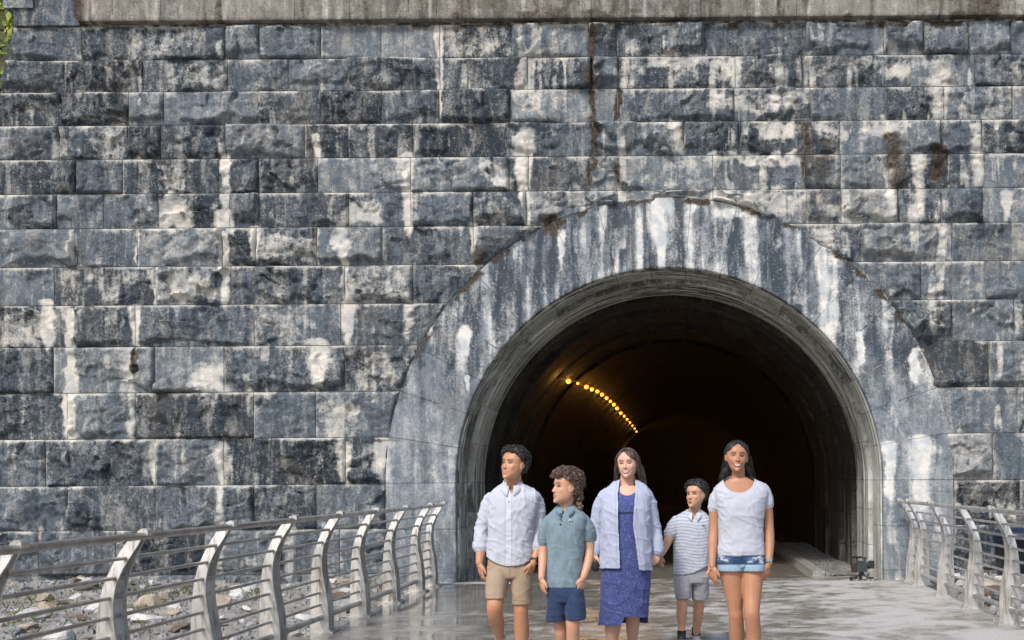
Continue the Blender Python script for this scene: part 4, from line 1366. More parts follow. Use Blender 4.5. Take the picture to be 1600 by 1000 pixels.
HAIRLINE = ([-.5, -.34, -.26, -.14, -.05, .02, .09, .16, .3, .5], [.86, .84, .80, .70, .52, .60, .60, .30, .20, .16])
CURLY = ([-.5, -.34, -.26, -.14, -.05, .02, .09, .16, .3, .5], [.92, .89, .85, .74, .62, .72, .70, .32, .20, .16])
def hair_cap(head, mb, n, r0, r1, off, seed, line=HAIRLINE, lift=0.0, zmin=None, soft=0.0, part=None):
    """many small overlapping locks over the scalp"""
    r = np.random.default_rng(seed)
    k = 0
    while k < n:
        th, z = r.uniform(-math.pi, math.pi), 1 - r.random() ** 1.35 * .95
        p = head.scalp(np.array([th]), np.array([z]), 0)[0]
        thr = np.interp(p[1], *line)
        if part is not None and p[1] < -.10: thr = max(thr if p[1] > -.2 else 0, part[1] - part[2] * abs(p[0] - part[0]))
        if z < thr: continue
        k += 1
        o = off * r.uniform(.6, 1.25) * (1 + lift * max(0, z - .7))
        q = head.scalp(np.array([th]), np.array([z]), o)[0]
        rr = r.uniform(r0, r1) * float(np.clip((z - thr) / .14 + .5, .5, 1))
        v, f = ball_vf((0, 0, 0), (rr * r.uniform(.8, 1.3), rr * r.uniform(.8, 1.3), rr * r.uniform(.7, 1.2)), 8, 6)
        mb.add([head.w(Vector(q) + Vector(a)) for a in v], f)

def finish_hair(fig, mb, mat, voxel=.0045, smooth=1, noise=.006, fr=55, seed=0, stretch=1.0):
    V, N, Fq = remesh(mb, voxel, smooth)
    d = (fbm3(V * np.array([fr, fr, fr * stretch]), 3, seed) - .5) * 2 * noise
    V = V + N * d[:, None]
    return fast_mesh('hair', V, Fq, mat, fig.root)

def curls(fig, head, mat, hair, n, seed, line=HAIRLINE, off=.07, size=.06, rad=.011, back=None):
    """loose ringlets standing off the mass of the hair, as part of the hair"""
    r = np.random.default_rng(seed); mb = MB(); k = 0
    while k < n:
        th, z = r.uniform(-math.pi, math.pi), 1 - r.random() ** 1.3 * .9
        p = head.scalp(np.array([th]), np.array([z]), 0)[0]
        if z < np.interp(p[1], *line): continue
        k += 1
        c = Vector(head.scalp(np.array([th]), np.array([z]), off * r.uniform(.7, 1.4))[0])
        nrm = (c - Vector((0, .02, .55))).normalized()
        a = Vector(r.normal(size=3)); u = (a - nrm * a.dot(nrm)).normalized(); w = nrm.cross(u)
        R = size * r.uniform(.6, 1.2); turns = r.uniform(.35, .65); pts = []
        for i in range(7):
            ang = 2 * math.pi * turns * i / 6
            pts.append(head.w(c + u * R * math.cos(ang) + w * R * math.sin(ang) + nrm * (.045 * math.sin(i / 6 * math.pi) + .004 * i)))
        mb.tube(pts, [rad * head.H * q for q in (.6, 1, 1.1, 1.1, 1, .8, .4)], 5)
    return build('curl', mb.v, mb.f, mat, hair, True)

def on_skull(head, d, k=1.0):
    d = np.asarray(d, float); R = np.array([.345 * head.wide, .41, .455])
    return np.array([0, .03, .55]) + d / np.linalg.norm(d / R) * k
def strands(fig, head, mat, hair, paths, rad, seed, jit=.02):
    r = np.random.default_rng(seed); mb = MB()
    for P in paths:
        Q = smooth_path(np.array(P), 4)
        n = len(Q)
        a = r.normal(0, 1, 3) * jit
        pts = [head.w(Vector(q) + Vector(a) * (i / n)) for i, q in enumerate(Q)]
        R_ = rad * head.H * r.uniform(.7, 1.3)
        mb.tube(pts, [R_ * (1 - .75 * max(0, (i / (n - 1) - .55) / .45)) for i in range(n)], 4)
    return build('strands', mb.v, mb.f, mat, hair, True)

# ---------------------------------------------------------------- hand (unit metres; wrist at origin, fingers along -z, thumb towards -y, palm towards +x)
def hand(fig, mb, wrist, L, inner, yaw=0, tilt_x=0, tilt_y=0, curl=1.0, splay=1.0):
    k = L / .180
    M = (Matrix.Translation(wrist) @ Matrix.Rotation(math.radians(yaw), 4, 'Z') @ Matrix.Rotation(math.radians(tilt_x), 4, 'X') @ Matrix.Rotation(math.radians(tilt_y), 4, 'Y')
         @ Matrix.Diagonal((k * inner, k, k, 1)))
    def T(pts): return [M @ Vector(p) for p in pts]
    v, f = ball_vf((.002, .001, -.052), (.0165, .041, .052), 16, 10); mb.add(T(v), f)
    v, f = ball_vf((.004, -.024, -.040), (.017, .021, .034), 12, 8); mb.add(T(v), f)
    mb.tube(T([(0, 0, .03), (0, 0, 0), (.001, 0, -.03)]), [.021 * k, .021 * k, .024 * k], 12)
    for y, ln, z0, c in ((-.0290, .070, -.088, .85), (-.0098, .079, -.094, 1.0), (.0095, .073, -.092, 1.15), (.0275, .056, -.084, 1.3)):
        a = .10 * curl; p = Vector((.002, y, z0 + .015)); pts = [p]
        sp = (y - .0) * 1.6 * splay
        for seg in (.45, .30, .25):
            p = p + Vector((math.sin(a) * ln * seg, sp * ln * seg * 1.6, -math.cos(a) * ln * seg)); pts.append(p); a += .42 * curl * c
        pts = [pts[0] + Vector((0, 0, .012))] + pts
        mb.tube(T(pts), [.0092 * k, .0092 * k, .0084 * k, .0076 * k, .0058 * k], 9)
    mb.tube(T([(.006, -.026, -.022), (.012, -.042, -.046), (.017, -.050, -.070), (.020, -.050, -.092)]), [.0135 * k, .0115 * k, .0098 * k, .0068 * k], 9)

def body_done(fig, heads, skin, voxel=.0042, **kw):
    V, N, Fq = remesh(fig.body, voxel, 2)
    for h in heads: V = h.sculpt(V)
    C = np.tile(np.array(skin, float), (len(V), 1))
    # knuckles, elbows and knees vary a little
    C *= (0.93 + .14 * fbm3(V * 14, 3, 3))[:, None]
    px, py = fig.px(V)
    for jx, jy, jr in fig.joints:
        m = np.exp(-((px - jx) ** 2 + (py - jy) ** 2) / jr ** 2)[:, None]
        C *= 1 - m * np.array([.10, .20, .22])
    C *= (1 + .10 * (fbm3(V * np.array([26, 26, 7]), 3, 17) - .5))[:, None]
    for h in heads: h.paint(V, C, skin, **kw)
    o = fast_mesh('body', V, Fq, M_skin, fig.root, C, 'col')
    return V

def garment(fig, name, mb, mat, color, voxel=.005, smooth=2, wr=.004, wf=(9, 9, 16), seed=0, keep=None, paint=None, fold=None):
    V, N, Fq = remesh(mb, voxel, smooth)
    d = (fbm3(V * np.array(wf), 3, seed) - .5) * 2
    rd = np.clip(1 - np.abs(fbm3(V * np.array(wf) * .8 + 5, 3, seed + 9) - .5) * 9, 0, 1)      # thin crease lines
    # longer drawn folds: creases stretched down and across the cloth
    sw = np.stack([V[:, 0] * 13 + V[:, 2] * 6, V[:, 1] * 9, V[:, 2] * 4.5 - V[:, 0] * 3], -1) + seed * 3.1
    f1_ = np.clip(1 - np.abs(fbm3(sw, 2, seed + 21) - .5) * 8, 0, 1) ** 1.5
    sw2 = np.stack([V[:, 0] * 5 - V[:, 2] * 3, V[:, 1] * 6, V[:, 2] * 15 + V[:, 0] * 7], -1) + seed * 1.7
    f2_ = np.clip(1 - np.abs(fbm3(sw2, 2, seed + 31) - .5) * 9, 0, 1) ** 1.5
    rd = rd * .5 + f1_ * .8 + f2_ * .6
    amt = np.full(len(V), wr)
    if fold is not None: amt = amt * fold(V)
    V = V + N * ((d + rd * .9) * amt)[:, None]
    C = np.tile(np.array(color, float), (len(V), 1)) if not callable(color) else color(V)
    if paint is not None: paint(V, N, C)
    k = keep(V, N) if keep is not None else None
    return fast_mesh(name, V, Fq, mat, fig.root, C, 'col', k)

def collar(fig, c, a, b, h, mat, color, gap=.35, drop=.03, flare=.022, tip=.03, parent=None, fwd=.04):
    """fold-down collar round the neck: c centre, a/b half axes, open at the front"""
    V, Fc = [], []
    n = 40
    for i in range(n):
        f = -1 + 2 * i / (n - 1)
        ph = f * (math.pi - gap)                 # 0 at the back
        fr = abs(f)                                # 1 at the front points
        x, y = math.sin(ph), math.cos(ph)
        q = sstep(.35, 1.0, fr)
        zt = c.z + h - drop * q
        zb = c.z - .004 - tip * sstep(.70, 1.0, fr) - drop * .75 * q
        fw = fwd * q
        for r, z, e in ((-.003, zt - .003, 0), (.003, zt + .002, 0), (flare * .55, (zt + zb) / 2 + .004, .35), (flare + .006 * q, zb, 1), (flare + .001, zb - .002, 1)):
            V.append((c.x + x * (a + r), c.y + y * (b + r) - fw * (.55 + .45 * e) - .012 * e * q, z))
    m = 5
    for i in range(n - 1):
        for j in range(m):
            k = (j + 1) % m; Fc.append((i * m + j, i * m + k, i * m + m + k, i * m + m + j))
    Fc += [tuple(range(m))[::-1], tuple(range((n - 1) * m, n * m))]
    return build('collar', V, Fc, mat, parent or fig.root, True, np.tile(np.array(color, float), (len(V), 1)), False, 'col')

def watch(fig, c, r, ax, case, M_band, M_case, face_dir):
    ax = Vector(ax).normalized()
    mb = MB(); n = 18
    u = ax.orthogonal().normalized(); w = ax.cross(u)
    V, Fc = [], []
    for k in range(n):
        a = 2 * math.pi * k / n; d = u * math.cos(a) + w * math.sin(a)
        for rr, hh in ((r, -.009), (r + .003, -.009), (r + .003, .009), (r, .009)): V.append(Vector(c) + d * rr + ax * hh)
    for k in range(n):
        for j in range(4): Fc.append((k * 4 + j, k * 4 + (j + 1) % 4, ((k + 1) % n) * 4 + (j + 1) % 4, ((k + 1) % n) * 4 + j))
    o = build('watch', V, Fc, M_band, fig.root, True)
    fd = Vector(face_dir).normalized(); fd = (fd - ax * fd.dot(ax)).normalized(); sd_ = ax.cross(fd)
    R = Matrix((sd_, ax, fd)).transposed()
    MB().box((-case, -case * 1.1, 0), (case, case * 1.1, .009), R.to_3x3(), Vector(c) + fd * r).obj('case', M_case, o, False)
    MB().box((-case * .84, -case * .95, .0092), (case * .84, case * .95, .011), R.to_3x3(), Vector(c) + fd * r).obj('dial', M_glass, o, False)

def chest_mark(fig, px, py, ydepth, size, mat, parent):
    """two small interlocking arcs printed on the chest"""
    c = fig.P(px, py, ydepth); mb = MB()
    for sg in (1, -1):
        pts = []
        for i in range(9):
            a = math.pi * i / 8
            pts.append(c + Vector((math.cos(a) * size * .62, -.002 * sg, sg * (-size * .42 + math.sin(a) * size * .72) * 1.0)))
        mb.tube(pts, size * .16, 6)
    return mb.obj('chest_mark', mat, parent)

def shoe(fig, toe_dir, heel, L, mat, color, parent=None, laces=False, M_sole=None):
    """sneaker: heel is the ground point under the heel"""
    d = Vector(toe_dir); d.z = 0; d.normalize(); sd_ = Vector((-d.y, d.x, 0))
    def W(a, b, c): return Vector(heel) + d * a * L + sd_ * b * L + Vector((0, 0, c * L))
    mb = MB()
    secs = [(-.02, .10, .02, .32), (.06, .13, .03, .38), (.2, .13, .03, .40), (.38, .135, .03, .33), (.55, .155, .03, .25), (.72, .165, .03, .20), (.88, .145, .03, .16), (.98, .09, .03, .10)]
    Q = smooth_path(np.array(secs), 4); n = 20; V, Fc = [], []
    for a, hw, zb, zt in Q:
        for k in range(n):
            t_ = 2 * math.pi * k / n
            V.append(W(a, math.copysign(abs(math.cos(t_)) ** .75, math.cos(t_)) * hw, (zb + zt) / 2 + math.copysign(abs(math.sin(t_)) ** .85, math.sin(t_)) * (zt - zb) / 2))
    m = len(Q)
    for i in range(m - 1):
        for k in range(n): Fc.append((i * n + k, i * n + (k + 1) % n, (i + 1) * n + (k + 1) % n, (i + 1) * n + k))
    Fc += [tuple(range(n))[::-1], tuple(range((m - 1) * n, m * n))]
    o = build('shoe', V, Fc, mat, parent or fig.root, True, np.tile(np.array(color, float), (len(V), 1)), False, 'col')
    V, Fc = [], []
    pts = [(-.05, 0), (-.03, .10), (.1, .145), (.38, .145), (.6, .17), (.8, .175), (.95, .12), (1.02, 0), (.95, -.12), (.8, -.175), (.6, -.17), (.38, -.145), (.1, -.145), (-.03, -.10)]
    k = len(pts)
    for z in (0, .085): V += [W(a, b, z) for a, b in pts]
    Fc = [(i, (i + 1) % k, k + (i + 1) % k, k + i) for i in range(k)] + [tuple(range(k))[::-1], tuple(range(k, 2 * k))]
    build('sole', V, Fc, M_sole or M_rubber, o, False)
    if laces:
        mb = MB()
        for i in range(4):
            a = .34 + i * .085; zt = np.interp(a, [q[0] for q in secs], [q[3] for q in secs]) + .012
            mb.tube([W(a, -.075, zt - .03), W(a + .015, 0, zt + .005), W(a, .075, zt - .03)], .011 * L * 1.3, 6)
        mb.obj('laces', M_rubber, o)
    return o

# ================================================================ the tall boy in the pale shirt
def teen():
    f = Fig(220, 797, 'teenage boy with black hair in pale untucked button shirt and khaki shorts, first from left')
    sk = (.52, .275, .165)
    f.joints = [(773, 953, 9), (814, 957, 9), (747, 905, 8), (825, 905, 8), (752, 866, 6)]
    B = f.body
    hd = Head(f, 803.5, 724, -.01, .222, -35, 8, 2, 1.04); hd.add(B)
    f.tube(B, [(803, 742, .025, 12), (801, 756, .035, 12.5), (800, 768, .04, 13)])
    f.slabs(B, [(764, 788, 812, .02, .05), (772, 771, 832, .045, .07), (787, 766, 837, .075, .09), (810, 769, 829, .10, .10), (850, 769, 826, .085, .09), (880, 766, 828, .09, .10), (899, 768, 826, .08, .10)])
    # arms
    f.tube(B, [(767, 782, .02, 9.5), (759, 805, .03, 8.6), (754, 833, .03, 8), (752, 855, 0, 8.2), (749, 880, -.05, 5.8)])
    hand(f, B, f.P(749, 880, -.05), .168, 1, 28, -8, -6, 1.15)
    f.tube(B, [(834, 784, .02, 8.2), (840.5, 805, .04, 8.6), (842.5, 833, .05, 7.6), (840, 856, .0, 7.6), (834, 879, -.06, 5.8)])
    hand(f, B, f.P(834, 879, -.06), .168, -1, -30, -8, 22, 1.0)
    # legs: his right one is swinging behind with the knee bent
    f.tube(B, [(780, 888, 0, 19), (776, 915, -.05, 17), (774, 938, -.10, 13.2), (773, 952, -.11, 12.4), (775, 966, -.05, 12.2), (778, 980, .05, 10), (781, 997, .15, 7), (782, 1010, .22, 6.4)])
    f.tube(B, [(814, 888, 0, 19), (814, 920, -.01, 15.5), (814, 945, -.02, 11.8), (814, 960, -.02, 11.2), (815, 985, .02, 12.2), (815, 1010, .04, 9.4), (815, 1034, .05, 7.0)])
    body_done(f, [hd], sk, mouth='half', eye_open=.020, lip=(.42, .17, .14), gaze=-.004)
    # shirt
    mb = MB()
    rows = [(754, 789, 812, .035, .06, .035), (760, 777, 825, .055, .08, .03), (767, 768, 837, .07, .09, .02), (776, 762.5, 843, .085, .10), (795, 762, 841, .105, .11), (815, 764, 836, .11, .11), (845, 763, 832, .108, .11), (868, 760.5, 832.5, .110, .115), (892, 760, 833, .108, .115)]
    f.slabs(mb, rows, 2.5)
    f.tube(mb, [(768, 777, .02, 10), (761, 796, .03, 10.8), (753.5, 828, .03, 10.2), (752.3, 846, .01, 10.8)])
    f.tube(mb, [(752.2, 847.5, .01, 11.6), (752, 856, 0, 11.4)], 16)
    f.tube(mb, [(836, 777, .02, 10), (840, 797, .04, 10.5), (842, 828, .05, 9.8), (840.5, 846, .02, 9.8)])
    f.tube(mb, [(840.8, 847.5, .02, 10.4), (839.5, 855, .01, 10.4)], 16)
    def hem(V, N):
        px, py = f.px(V)
        line = 885 - 12.5 * np.clip(np.abs(px - 798) / 35, 0, 1.1) ** 2.2
        neck = (np.abs(px - 800) < 6.5 * (772 - py) / 14) & (V[:, 1] < .01) & (py < 772)
        arm = (px < 757) | (px > 836)
        return ((py < line) | (arm & (py < 866))) & ~neck
    def pt(V, N, C):
        px, py = f.px(V)
        pl = sstep(789, 791, px) * (1 - sstep(798, 800, px)) * (V[:, 1] < -.03) * (py > 768)
        C += (pl * .06)[:, None]
        seam = (np.exp(-((px - 789.5) / .8) ** 2) + np.exp(-((px - 799.5) / .8) ** 2)) * (V[:, 1] < -.03) * (py > 768)
        C *= (1 - .22 * np.clip(seam, 0, 1))[:, None]
        pk = ((np.abs(px - 812) < 9.5) & (np.abs(py - 793) < 10)) & ~((np.abs(px - 812) < 8.6) & (np.abs(py - 793) < 9)) & (V[:, 1] < -.03)
        C *= (1 - .15 * pk)[:, None]
        cf = np.exp(-((py - 845.5) / 1.2) ** 2) * ((px < 765) | (px > 829.5)) * .2
        C *= (1 - cf)[:, None]
    sh = garment(f, 'shirt', mb, M_shirt, (.48, .50, .57), .0046, 2, .0080, (10, 10, 9), 4, hem, pt)
    c = f.P(801, 759, .035)
    collar(f, c, .061, .058, .046, M_shirt, (.50, .52, .59), .24, .046, .024, .034, sh, .036)
    mb = MB()
    for py in (783, 804, 825, 846, 866):
        v, q = ball_vf(f.P(794.5, py, -.108 if py < 860 else -.112), (.0055, .003, .0055), 8, 5); mb.add(v, q)
    mb.obj('buttons', M_rubber, sh)
    # shorts
    mb = MB()
    f.slabs(mb, [(866, 765, 829, .09, .10), (880, 763, 830, .10, .115), (898, 761, 832, .10, .12), (903, 762, 831, .09, .11)])
    f.slabs(mb, [(886, 761.5, 799, .09, .115, -.01), (905, 760, 795, .10, .11, -.03), (920, 759.5, 792, .09, .10, -.06), (934, 759.5, 790, .085, .09, -.085)], 2.3)
    f.slabs(mb, [(886, 797, 832, .09, .115), (905, 798.5, 832, .095, .11), (925, 800, 831, .09, .10), (944, 801, 830.5, .085, .09)], 2.3)
    def pshort(V, N, C):
        px, py = f.px(V)
        C *= (1 - .2 * np.exp(-((py - np.where(px < 796, 929.5, 938.5)) / .8) ** 2))[:, None]
        C *= (1 - .3 * np.exp(-((px - 797) / 1.2) ** 2) * (py < 897) * (V[:, 1] < 0))[:, None]
        C *= (1 - .25 * np.exp(-((py - (888 + (px - 766) * -.35)) / 1.0) ** 2) * ((px < 774) | (px > 822)))[:, None]
    garment(f, 'shorts', mb, M_twill, (.38, .285, .20), .005, 2, .004, (10, 10, 7), 8, None, pshort)
    # hair
    mb = MB(); hair_cap(hd, mb, 560, .05, .080, .062, 3, CURLY, lift=.45)
    h = finish_hair(f, mb, M_hair_black, .0045, 1, .007, 60, 2)
    curls(f, hd, M_hair_black, h, 380, 5, CURLY, off=.085, size=.030, rad=.011)
    watch(f, f.P(835, 876, -.05), .0285, (f.P(841, 856) - f.P(834, 879, -.06)), .017, M_black, M_black, (.8, -.6, 0))
    g = f.P(782, 1010, .24); shoe(f, (.0, -1, 0), (g.x, .28, 0.03), .25, M_sneak, (.55, .55, .55))
    # white ankle sock
    MB().tube([f.P(781, 993, .145), f.P(782, 1012, .22)], [.041, .040], 14).obj('sock', M_rubber, f.root)
    g = f.P(815, 1034, .05); shoe(f, (.1, -1, 0), (g.x, .10, 0), .25, M_sneak, (.55, .55, .55))
    return f

# ================================================================ the boy in the polo shirt
def polo_boy():
    f = Fig(230, 884, 'boy with curly brown hair in grey-blue polo shirt and navy shorts, looking away left')
    sk = (.58, .335, .22)
    f.joints = [(875, 982, 8), (895, 980, 8), (848, 928, 7), (907, 926, 7)]
    B = f.body
    hd = Head(f, 885.5, 759.0, .0, .222, -60, 4, 0); hd.add(B)
    f.tube(B, [(888, 774, .02, 11), (885, 788, .03, 11), (884, 800, .035, 14)])
    f.slabs(B, [(797, 872, 897, .02, .05), (807, 862, 908, .04, .065), (820, 858, 911, .07, .08), (845, 861, 906, .09, .09), (880, 862, 904, .08, .085), (912, 859, 907, .085, .095), (932, 861, 906, .075, .09)])
    f.tube(B, [(862, 817, .02, 7.5), (852.5, 838, .03, 9), (849, 862, .02, 7.6), (848, 882, -.02, 6.8), (846, 904, -.06, 5)])
    hand(f, B, f.P(846.5, 904, -.06), .140, 1, 30, -6, -2, 1.1)
    f.tube(B, [(907, 817, .02, 7.5), (919, 838, .03, 9), (921, 860, .03, 7.8), (918, 882, -.02, 6.8), (911.5, 902, -.06, 5.2)])
    hand(f, B, f.P(911, 902, -.06), .142, -1, -45, -6, 10, 1.15)
    f.tube(B, [(871, 925, 0, 13), (871, 952, .02, 11.5), (874, 975, .03, 9.8), (876, 988, .03, 9.6), (879, 1005, .07, 9.4), (880, 1030, .10, 7.5), (880, 1056, .12, 6)])
    f.tube(B, [(898, 925, 0, 13), (897, 952, -.05, 11.5), (895, 972, -.06, 10.6), (895, 985, -.06, 10.2), (895, 1005, -.03, 10), (895, 1030, -.02, 8), (895, 1056, -.02, 6)])
    body_done(f, [hd], sk, mouth='closed', brow=(.05, .03, .022), lip=(.45, .2, .17), eye_open=.021)
    mb = MB()
    f.slabs(mb, [(789, 873, 896, .035, .06, .03), (795, 865, 905, .055, .075, .02), (803, 857, 914, .068, .085, .01), (814, 853.5, 917, .085, .10), (835, 855, 913, .10, .10), (860, 856, 911.5, .10, .10), (890, 855, 910, .10, .105), (912, 854.5, 908, .10, .105), (917, 855, 907.5, .098, .104)], 2.45)
    f.tube(mb, [(860, 811, .02, 9.6), (854, 826, .025, 12), (850.5, 846, .03, 11.2)], 16)
    f.tube(mb, [(910.5, 811, .02, 9.6), (917, 826, .03, 12.6), (921, 840, .035, 12)], 16)
    def keep(V, N):
        px, py = f.px(V)
        return ~((np.abs(px - 879) < 5 * (804 - py) / 10) & (V[:, 1] < .01) & (py < 804))
    def pt(V, N, C):
        px, py = f.px(V)
        C *= (1 - .35 * np.exp(-((px - 877.5) / .8) ** 2) * (py < 822) * (V[:, 1] < -.03))[:, None]
        C *= (1 - .22 * np.exp(-((py - 912.5) / .8) ** 2) * (np.abs(px - 882) < 27))[:, None]
        C *= (1 - .3 * np.exp(-((py - np.where(px > 890, 838 + (px - 921) * -.12, 843)) / 1.0) ** 2) * ((px > 911) | (px < 854)))[:, None]
    sh = garment(f, 'polo_shirt', mb, M_heather, (.20, .268, .31), .0046, 2, .0052, (10, 10, 7), 14, keep, pt)
    collar(f, f.P(885, 794, .03), .054, .054, .034, M_heather, (.18, .28, .34), .30, .030, .022, .022, sh, .036)
    mb = MB()
    for py in (803, 811, 819):
        v, q = ball_vf(f.P(875.5, py, -.088 - (py - 803) * .0006), (.006, .004, .006), 8, 5); mb.add(v, q)
    mb.obj('buttons', M_black, sh)
    chest_mark(f, 891, 812.5, -.097, .015, M_rubber, sh)
    mb = MB()
    f.slabs(mb, [(900, 858, 907, .08, .095), (915, 855.5, 910, .095, .11), (935, 854.5, 914, .095, .11), (940, 855, 913, .09, .10)])
    f.slabs(mb, [(920, 855, 888, .09, .11), (945, 854.3, 886, .09, .10, .01), (970, 854, 884.6, .085, .09, .015)], 2.4)
    f.slabs(mb, [(920, 881, 912, .09, .11), (945, 883, 914.5, .09, .10, -.02), (968, 884.2, 915.5, .085, .09, -.04)], 2.4)
    def ps(V, N, C):
        px, py = f.px(V)
        C *= (1 - .35 * np.exp(-((py - 964) / .8) ** 2))[:, None]
        C *= (.85 + .3 * fbm3(V * 60, 2, 5))[:, None]
    garment(f, 'shorts', mb, M_twill, (.026, .046, .105), .005, 2, .004, (9, 9, 7), 18, None, ps)
    line = ([-.5, -.34, -.26, -.14, -.05, .02, .09, .16, .3, .5], [.82, .81, .78, .74, .66, .70, .66, .26, .04, .0])
    mb = MB(); hair_cap(hd, mb, 560, .05, .085, .075, 13, line, lift=.5)
    r = np.random.default_rng(4)
    for i in range(70):       # longer hair at the nape
        q = (r.uniform(-.24, .24), r.uniform(.26, .46), r.uniform(-.16, .36)); v, g = ball_vf((0, 0, 0), r.uniform(.05, .085), 8, 6)
        mb.add([hd.w(Vector(q) + Vector(a)) for a in v], g)
    for i in range(26):       # fringe swept over the forehead
        q = (r.uniform(-.26, .26), r.uniform(-.42, -.34), r.uniform(.79, .93)); v, g = ball_vf((0, 0, 0), r.uniform(.04, .065), 8, 6)
        mb.add([hd.w(Vector(q) + Vector(a)) for a in v], g)
    h = finish_hair(f, mb, M_hair_brown, .0045, 1, .008, 55, 12)
    curls(f, hd, M_hair_brown, h, 560, 15, line, off=.10, size=.038, rad=.0125)
    g = f.P(880, 1056, .12); shoe(f, (-.1, -1, 0), (g.x, .17, 0), .23, M_sneak, (.05, .05, .06))
    g = f.P(895, 1056, -.02); shoe(f, (.05, -1, 0), (g.x, .03, 0), .23, M_sneak, (.05, .05, .06))
    return f

# ================================================================ the woman
def woman():
    f = Fig(200, 978, 'smiling woman with long dark hair in open pale blue cardigan over patterned blue dress')
    sk = (.66, .40, .30)
    B = f.body
    hd = Head(f, 981, 723.2, .0, .222, -12, 3, -3, 1.04, .93); hd.add(B)
    f.tube(B, [(981, 744, .02, 11.5), (980.5, 756, .03, 12.5), (980, 766, .035, 17)])
    f.slabs(B, [(759, 964, 998, .045, .07), (767, 954, 1008, .062, .085), (778, 949, 1010, .085, .09), (800, 952, 1005, .11, .09), (830, 950, 1006, .135, .11), (870, 947, 1010, .13, .13), (905, 948, 1008, .12, .13)])
    f.tube(B, [(951, 780, .02, 8.5), (937, 805, .055, 7.6), (932.5, 830, .07, 7), (930, 850, .04, 8), (928.5, 868, .0, 5.6)])
    hand(f, B, f.P(928.5, 867, .0), .150, 1, 40, -6, 0, 1.5)
    f.tube(B, [(1007, 780, .02, 8.5), (1017.5, 805, .045, 7.6), (1022.5, 830, .06, 7), (1028, 850, .04, 8), (1027, 864, .02, 5.8)])
    hand(f, B, f.P(1027, 863, .02), .150, -1, -70, -14, -8, 1.9, .6)
    f.tube(B, [(959, 925, .0, 17), (958, 965, .0, 13.5), (957, 985, .0, 12.0), (956, 1000, .01, 9.5), (956, 1024, .03, 7)])
    f.tube(B, [(990, 925, .03, 16), (989, 960, .06, 12), (988.5, 978, .08, 10.6), (988, 995, .11, 8.6), (988, 1016, .14, 6.5)])
    body_done(f, [hd], sk, mouth='smile', brow=(.08, .05, .04), lip=(.42, .13, .12), eye_open=.019)
    # dress
    mb = MB()
    f.slabs(mb, [(765, 955, 1006, .07, .09, .01), (775, 948, 1011, .105, .105), (790, 947, 1011, .14, .115), (803, 949, 1008, .145, .115), (825, 948, 1008, .145, .12), (855, 944, 1012, .15, .14), (880, 941, 1016, .15, .15), (905, 939.5, 1016, .145, .15), (935, 938, 1015, .14, .15), (958, 936.5, 1014, .14, .15), (984, 935.5, 1013, .14, .15)], 2.2)
    def dress_col(V):
        a = fbm3(V * np.array([110, 110, 240]), 2, 31); b = fbm3(V * np.array([30, 30, 14]), 2, 32)
        m = sstep(.46, .62, a) * (.45 + .7 * b)
        return np.array((.050, .068, .215)) * (1 - m[:, None]) + np.array((.115, .14, .33)) * m[:, None]
    def keepd(V, N):
        px, py = f.px(V)
        hem = np.where(px < 972, 977.5, 977.5 - 13.5 * sstep(970, 978, px) + 1.5 * sstep(985, 1005, px))
        hem = np.where(V[:, 1] > .03, 974, hem)
        neck = (py < 774 - 9 * (np.abs(px - 980) / 15) ** 2) & (V[:, 1] < .02) & (np.abs(px - 980) < 16)
        top = (py < 768) & (V[:, 1] < -.0)
        return (py < hem) & ~neck & ~top
    def pd(V, N, C):
        px, py = f.px(V)
        C *= (1 - .75 * np.exp(-((py - 801.5) / 1.5) ** 2))[:, None]
    garment(f, 'dress', mb, M_dress, dress_col, .0048, 2, .006, (6, 6, 3.2), 24, keepd, pd, lambda V: 0.5 + 1.2 * sstep(f.z(860), f.z(960), V[:, 2]))
    # cardigan
    mb = MB()
    f.slabs(mb, [(750, 967, 995, .045, .075, .035), (755, 957, 1004, .07, .095, .025), (763, 947, 1012, .09, .11, .012), (774, 941, 1017, .115, .12), (788, 940, 1017, .145, .13), (800, 940, 1017, .165, .135), (830, 939, 1017, .165, .14), (865, 938.5, 1018, .17, .165), (896, 938, 1018.5, .172, .17)], 2.3)
    f.tube(mb, [(949, 772, .02, 11), (939.5, 788, .04, 11.4), (935.5, 806, .055, 11), (932, 830, .07, 10), (930.5, 852, .04, 9.6), (929.5, 862, .02, 9)], 18)
    f.tube(mb, [(1008.5, 772, .02, 11), (1015, 788, .035, 11.3), (1018, 806, .045, 11), (1022.5, 828, .06, 10.4), (1027, 850, .04, 10.4), (1027, 861, .03, 9.8)], 18)
    def keepc(V, N):
        px, py = f.px(V)
        l = np.interp(py, [748, 770, 820, 890], [969, 966, 966.5, 969.5]); r = np.interp(py, [748, 770, 820, 850, 892], [992, 992, 988.5, 993, 998.5])
        op = (px > l) & (px < r) & (V[:, 1] < .0)
        bot = np.where(px < 975, 888.5, 891.5) + 0 * py
        body = (px > 938.5 - 4) & (px < 1022)
        return ~op & ~((py > bot) & (px > 936) & (px < 1019.5))
    def pc(V, N, C):
        px, py = f.px(V)
        l = np.interp(py, [748, 770, 820, 890], [969, 966, 966.5, 969.5]); r = np.interp(py, [748, 770, 820, 850, 892], [992, 992, 988.5, 993, 998.5])
        band = (np.exp(-((px - l + 4.5) / .8) ** 2) + np.exp(-((px - r - 4.5) / .8) ** 2)) * (V[:, 1] < 0)
        C *= (1 - .18 * np.clip(band, 0, 1))[:, None]
        C *= (1 - .12 * np.exp(-((py - 886) / .8) ** 2))[:, None]
    garment(f, 'cardigan', mb, M_jersey, (.42, .455, .585), .0048, 2, .0075, (8, 8, 4.5), 27, keepc, pc)
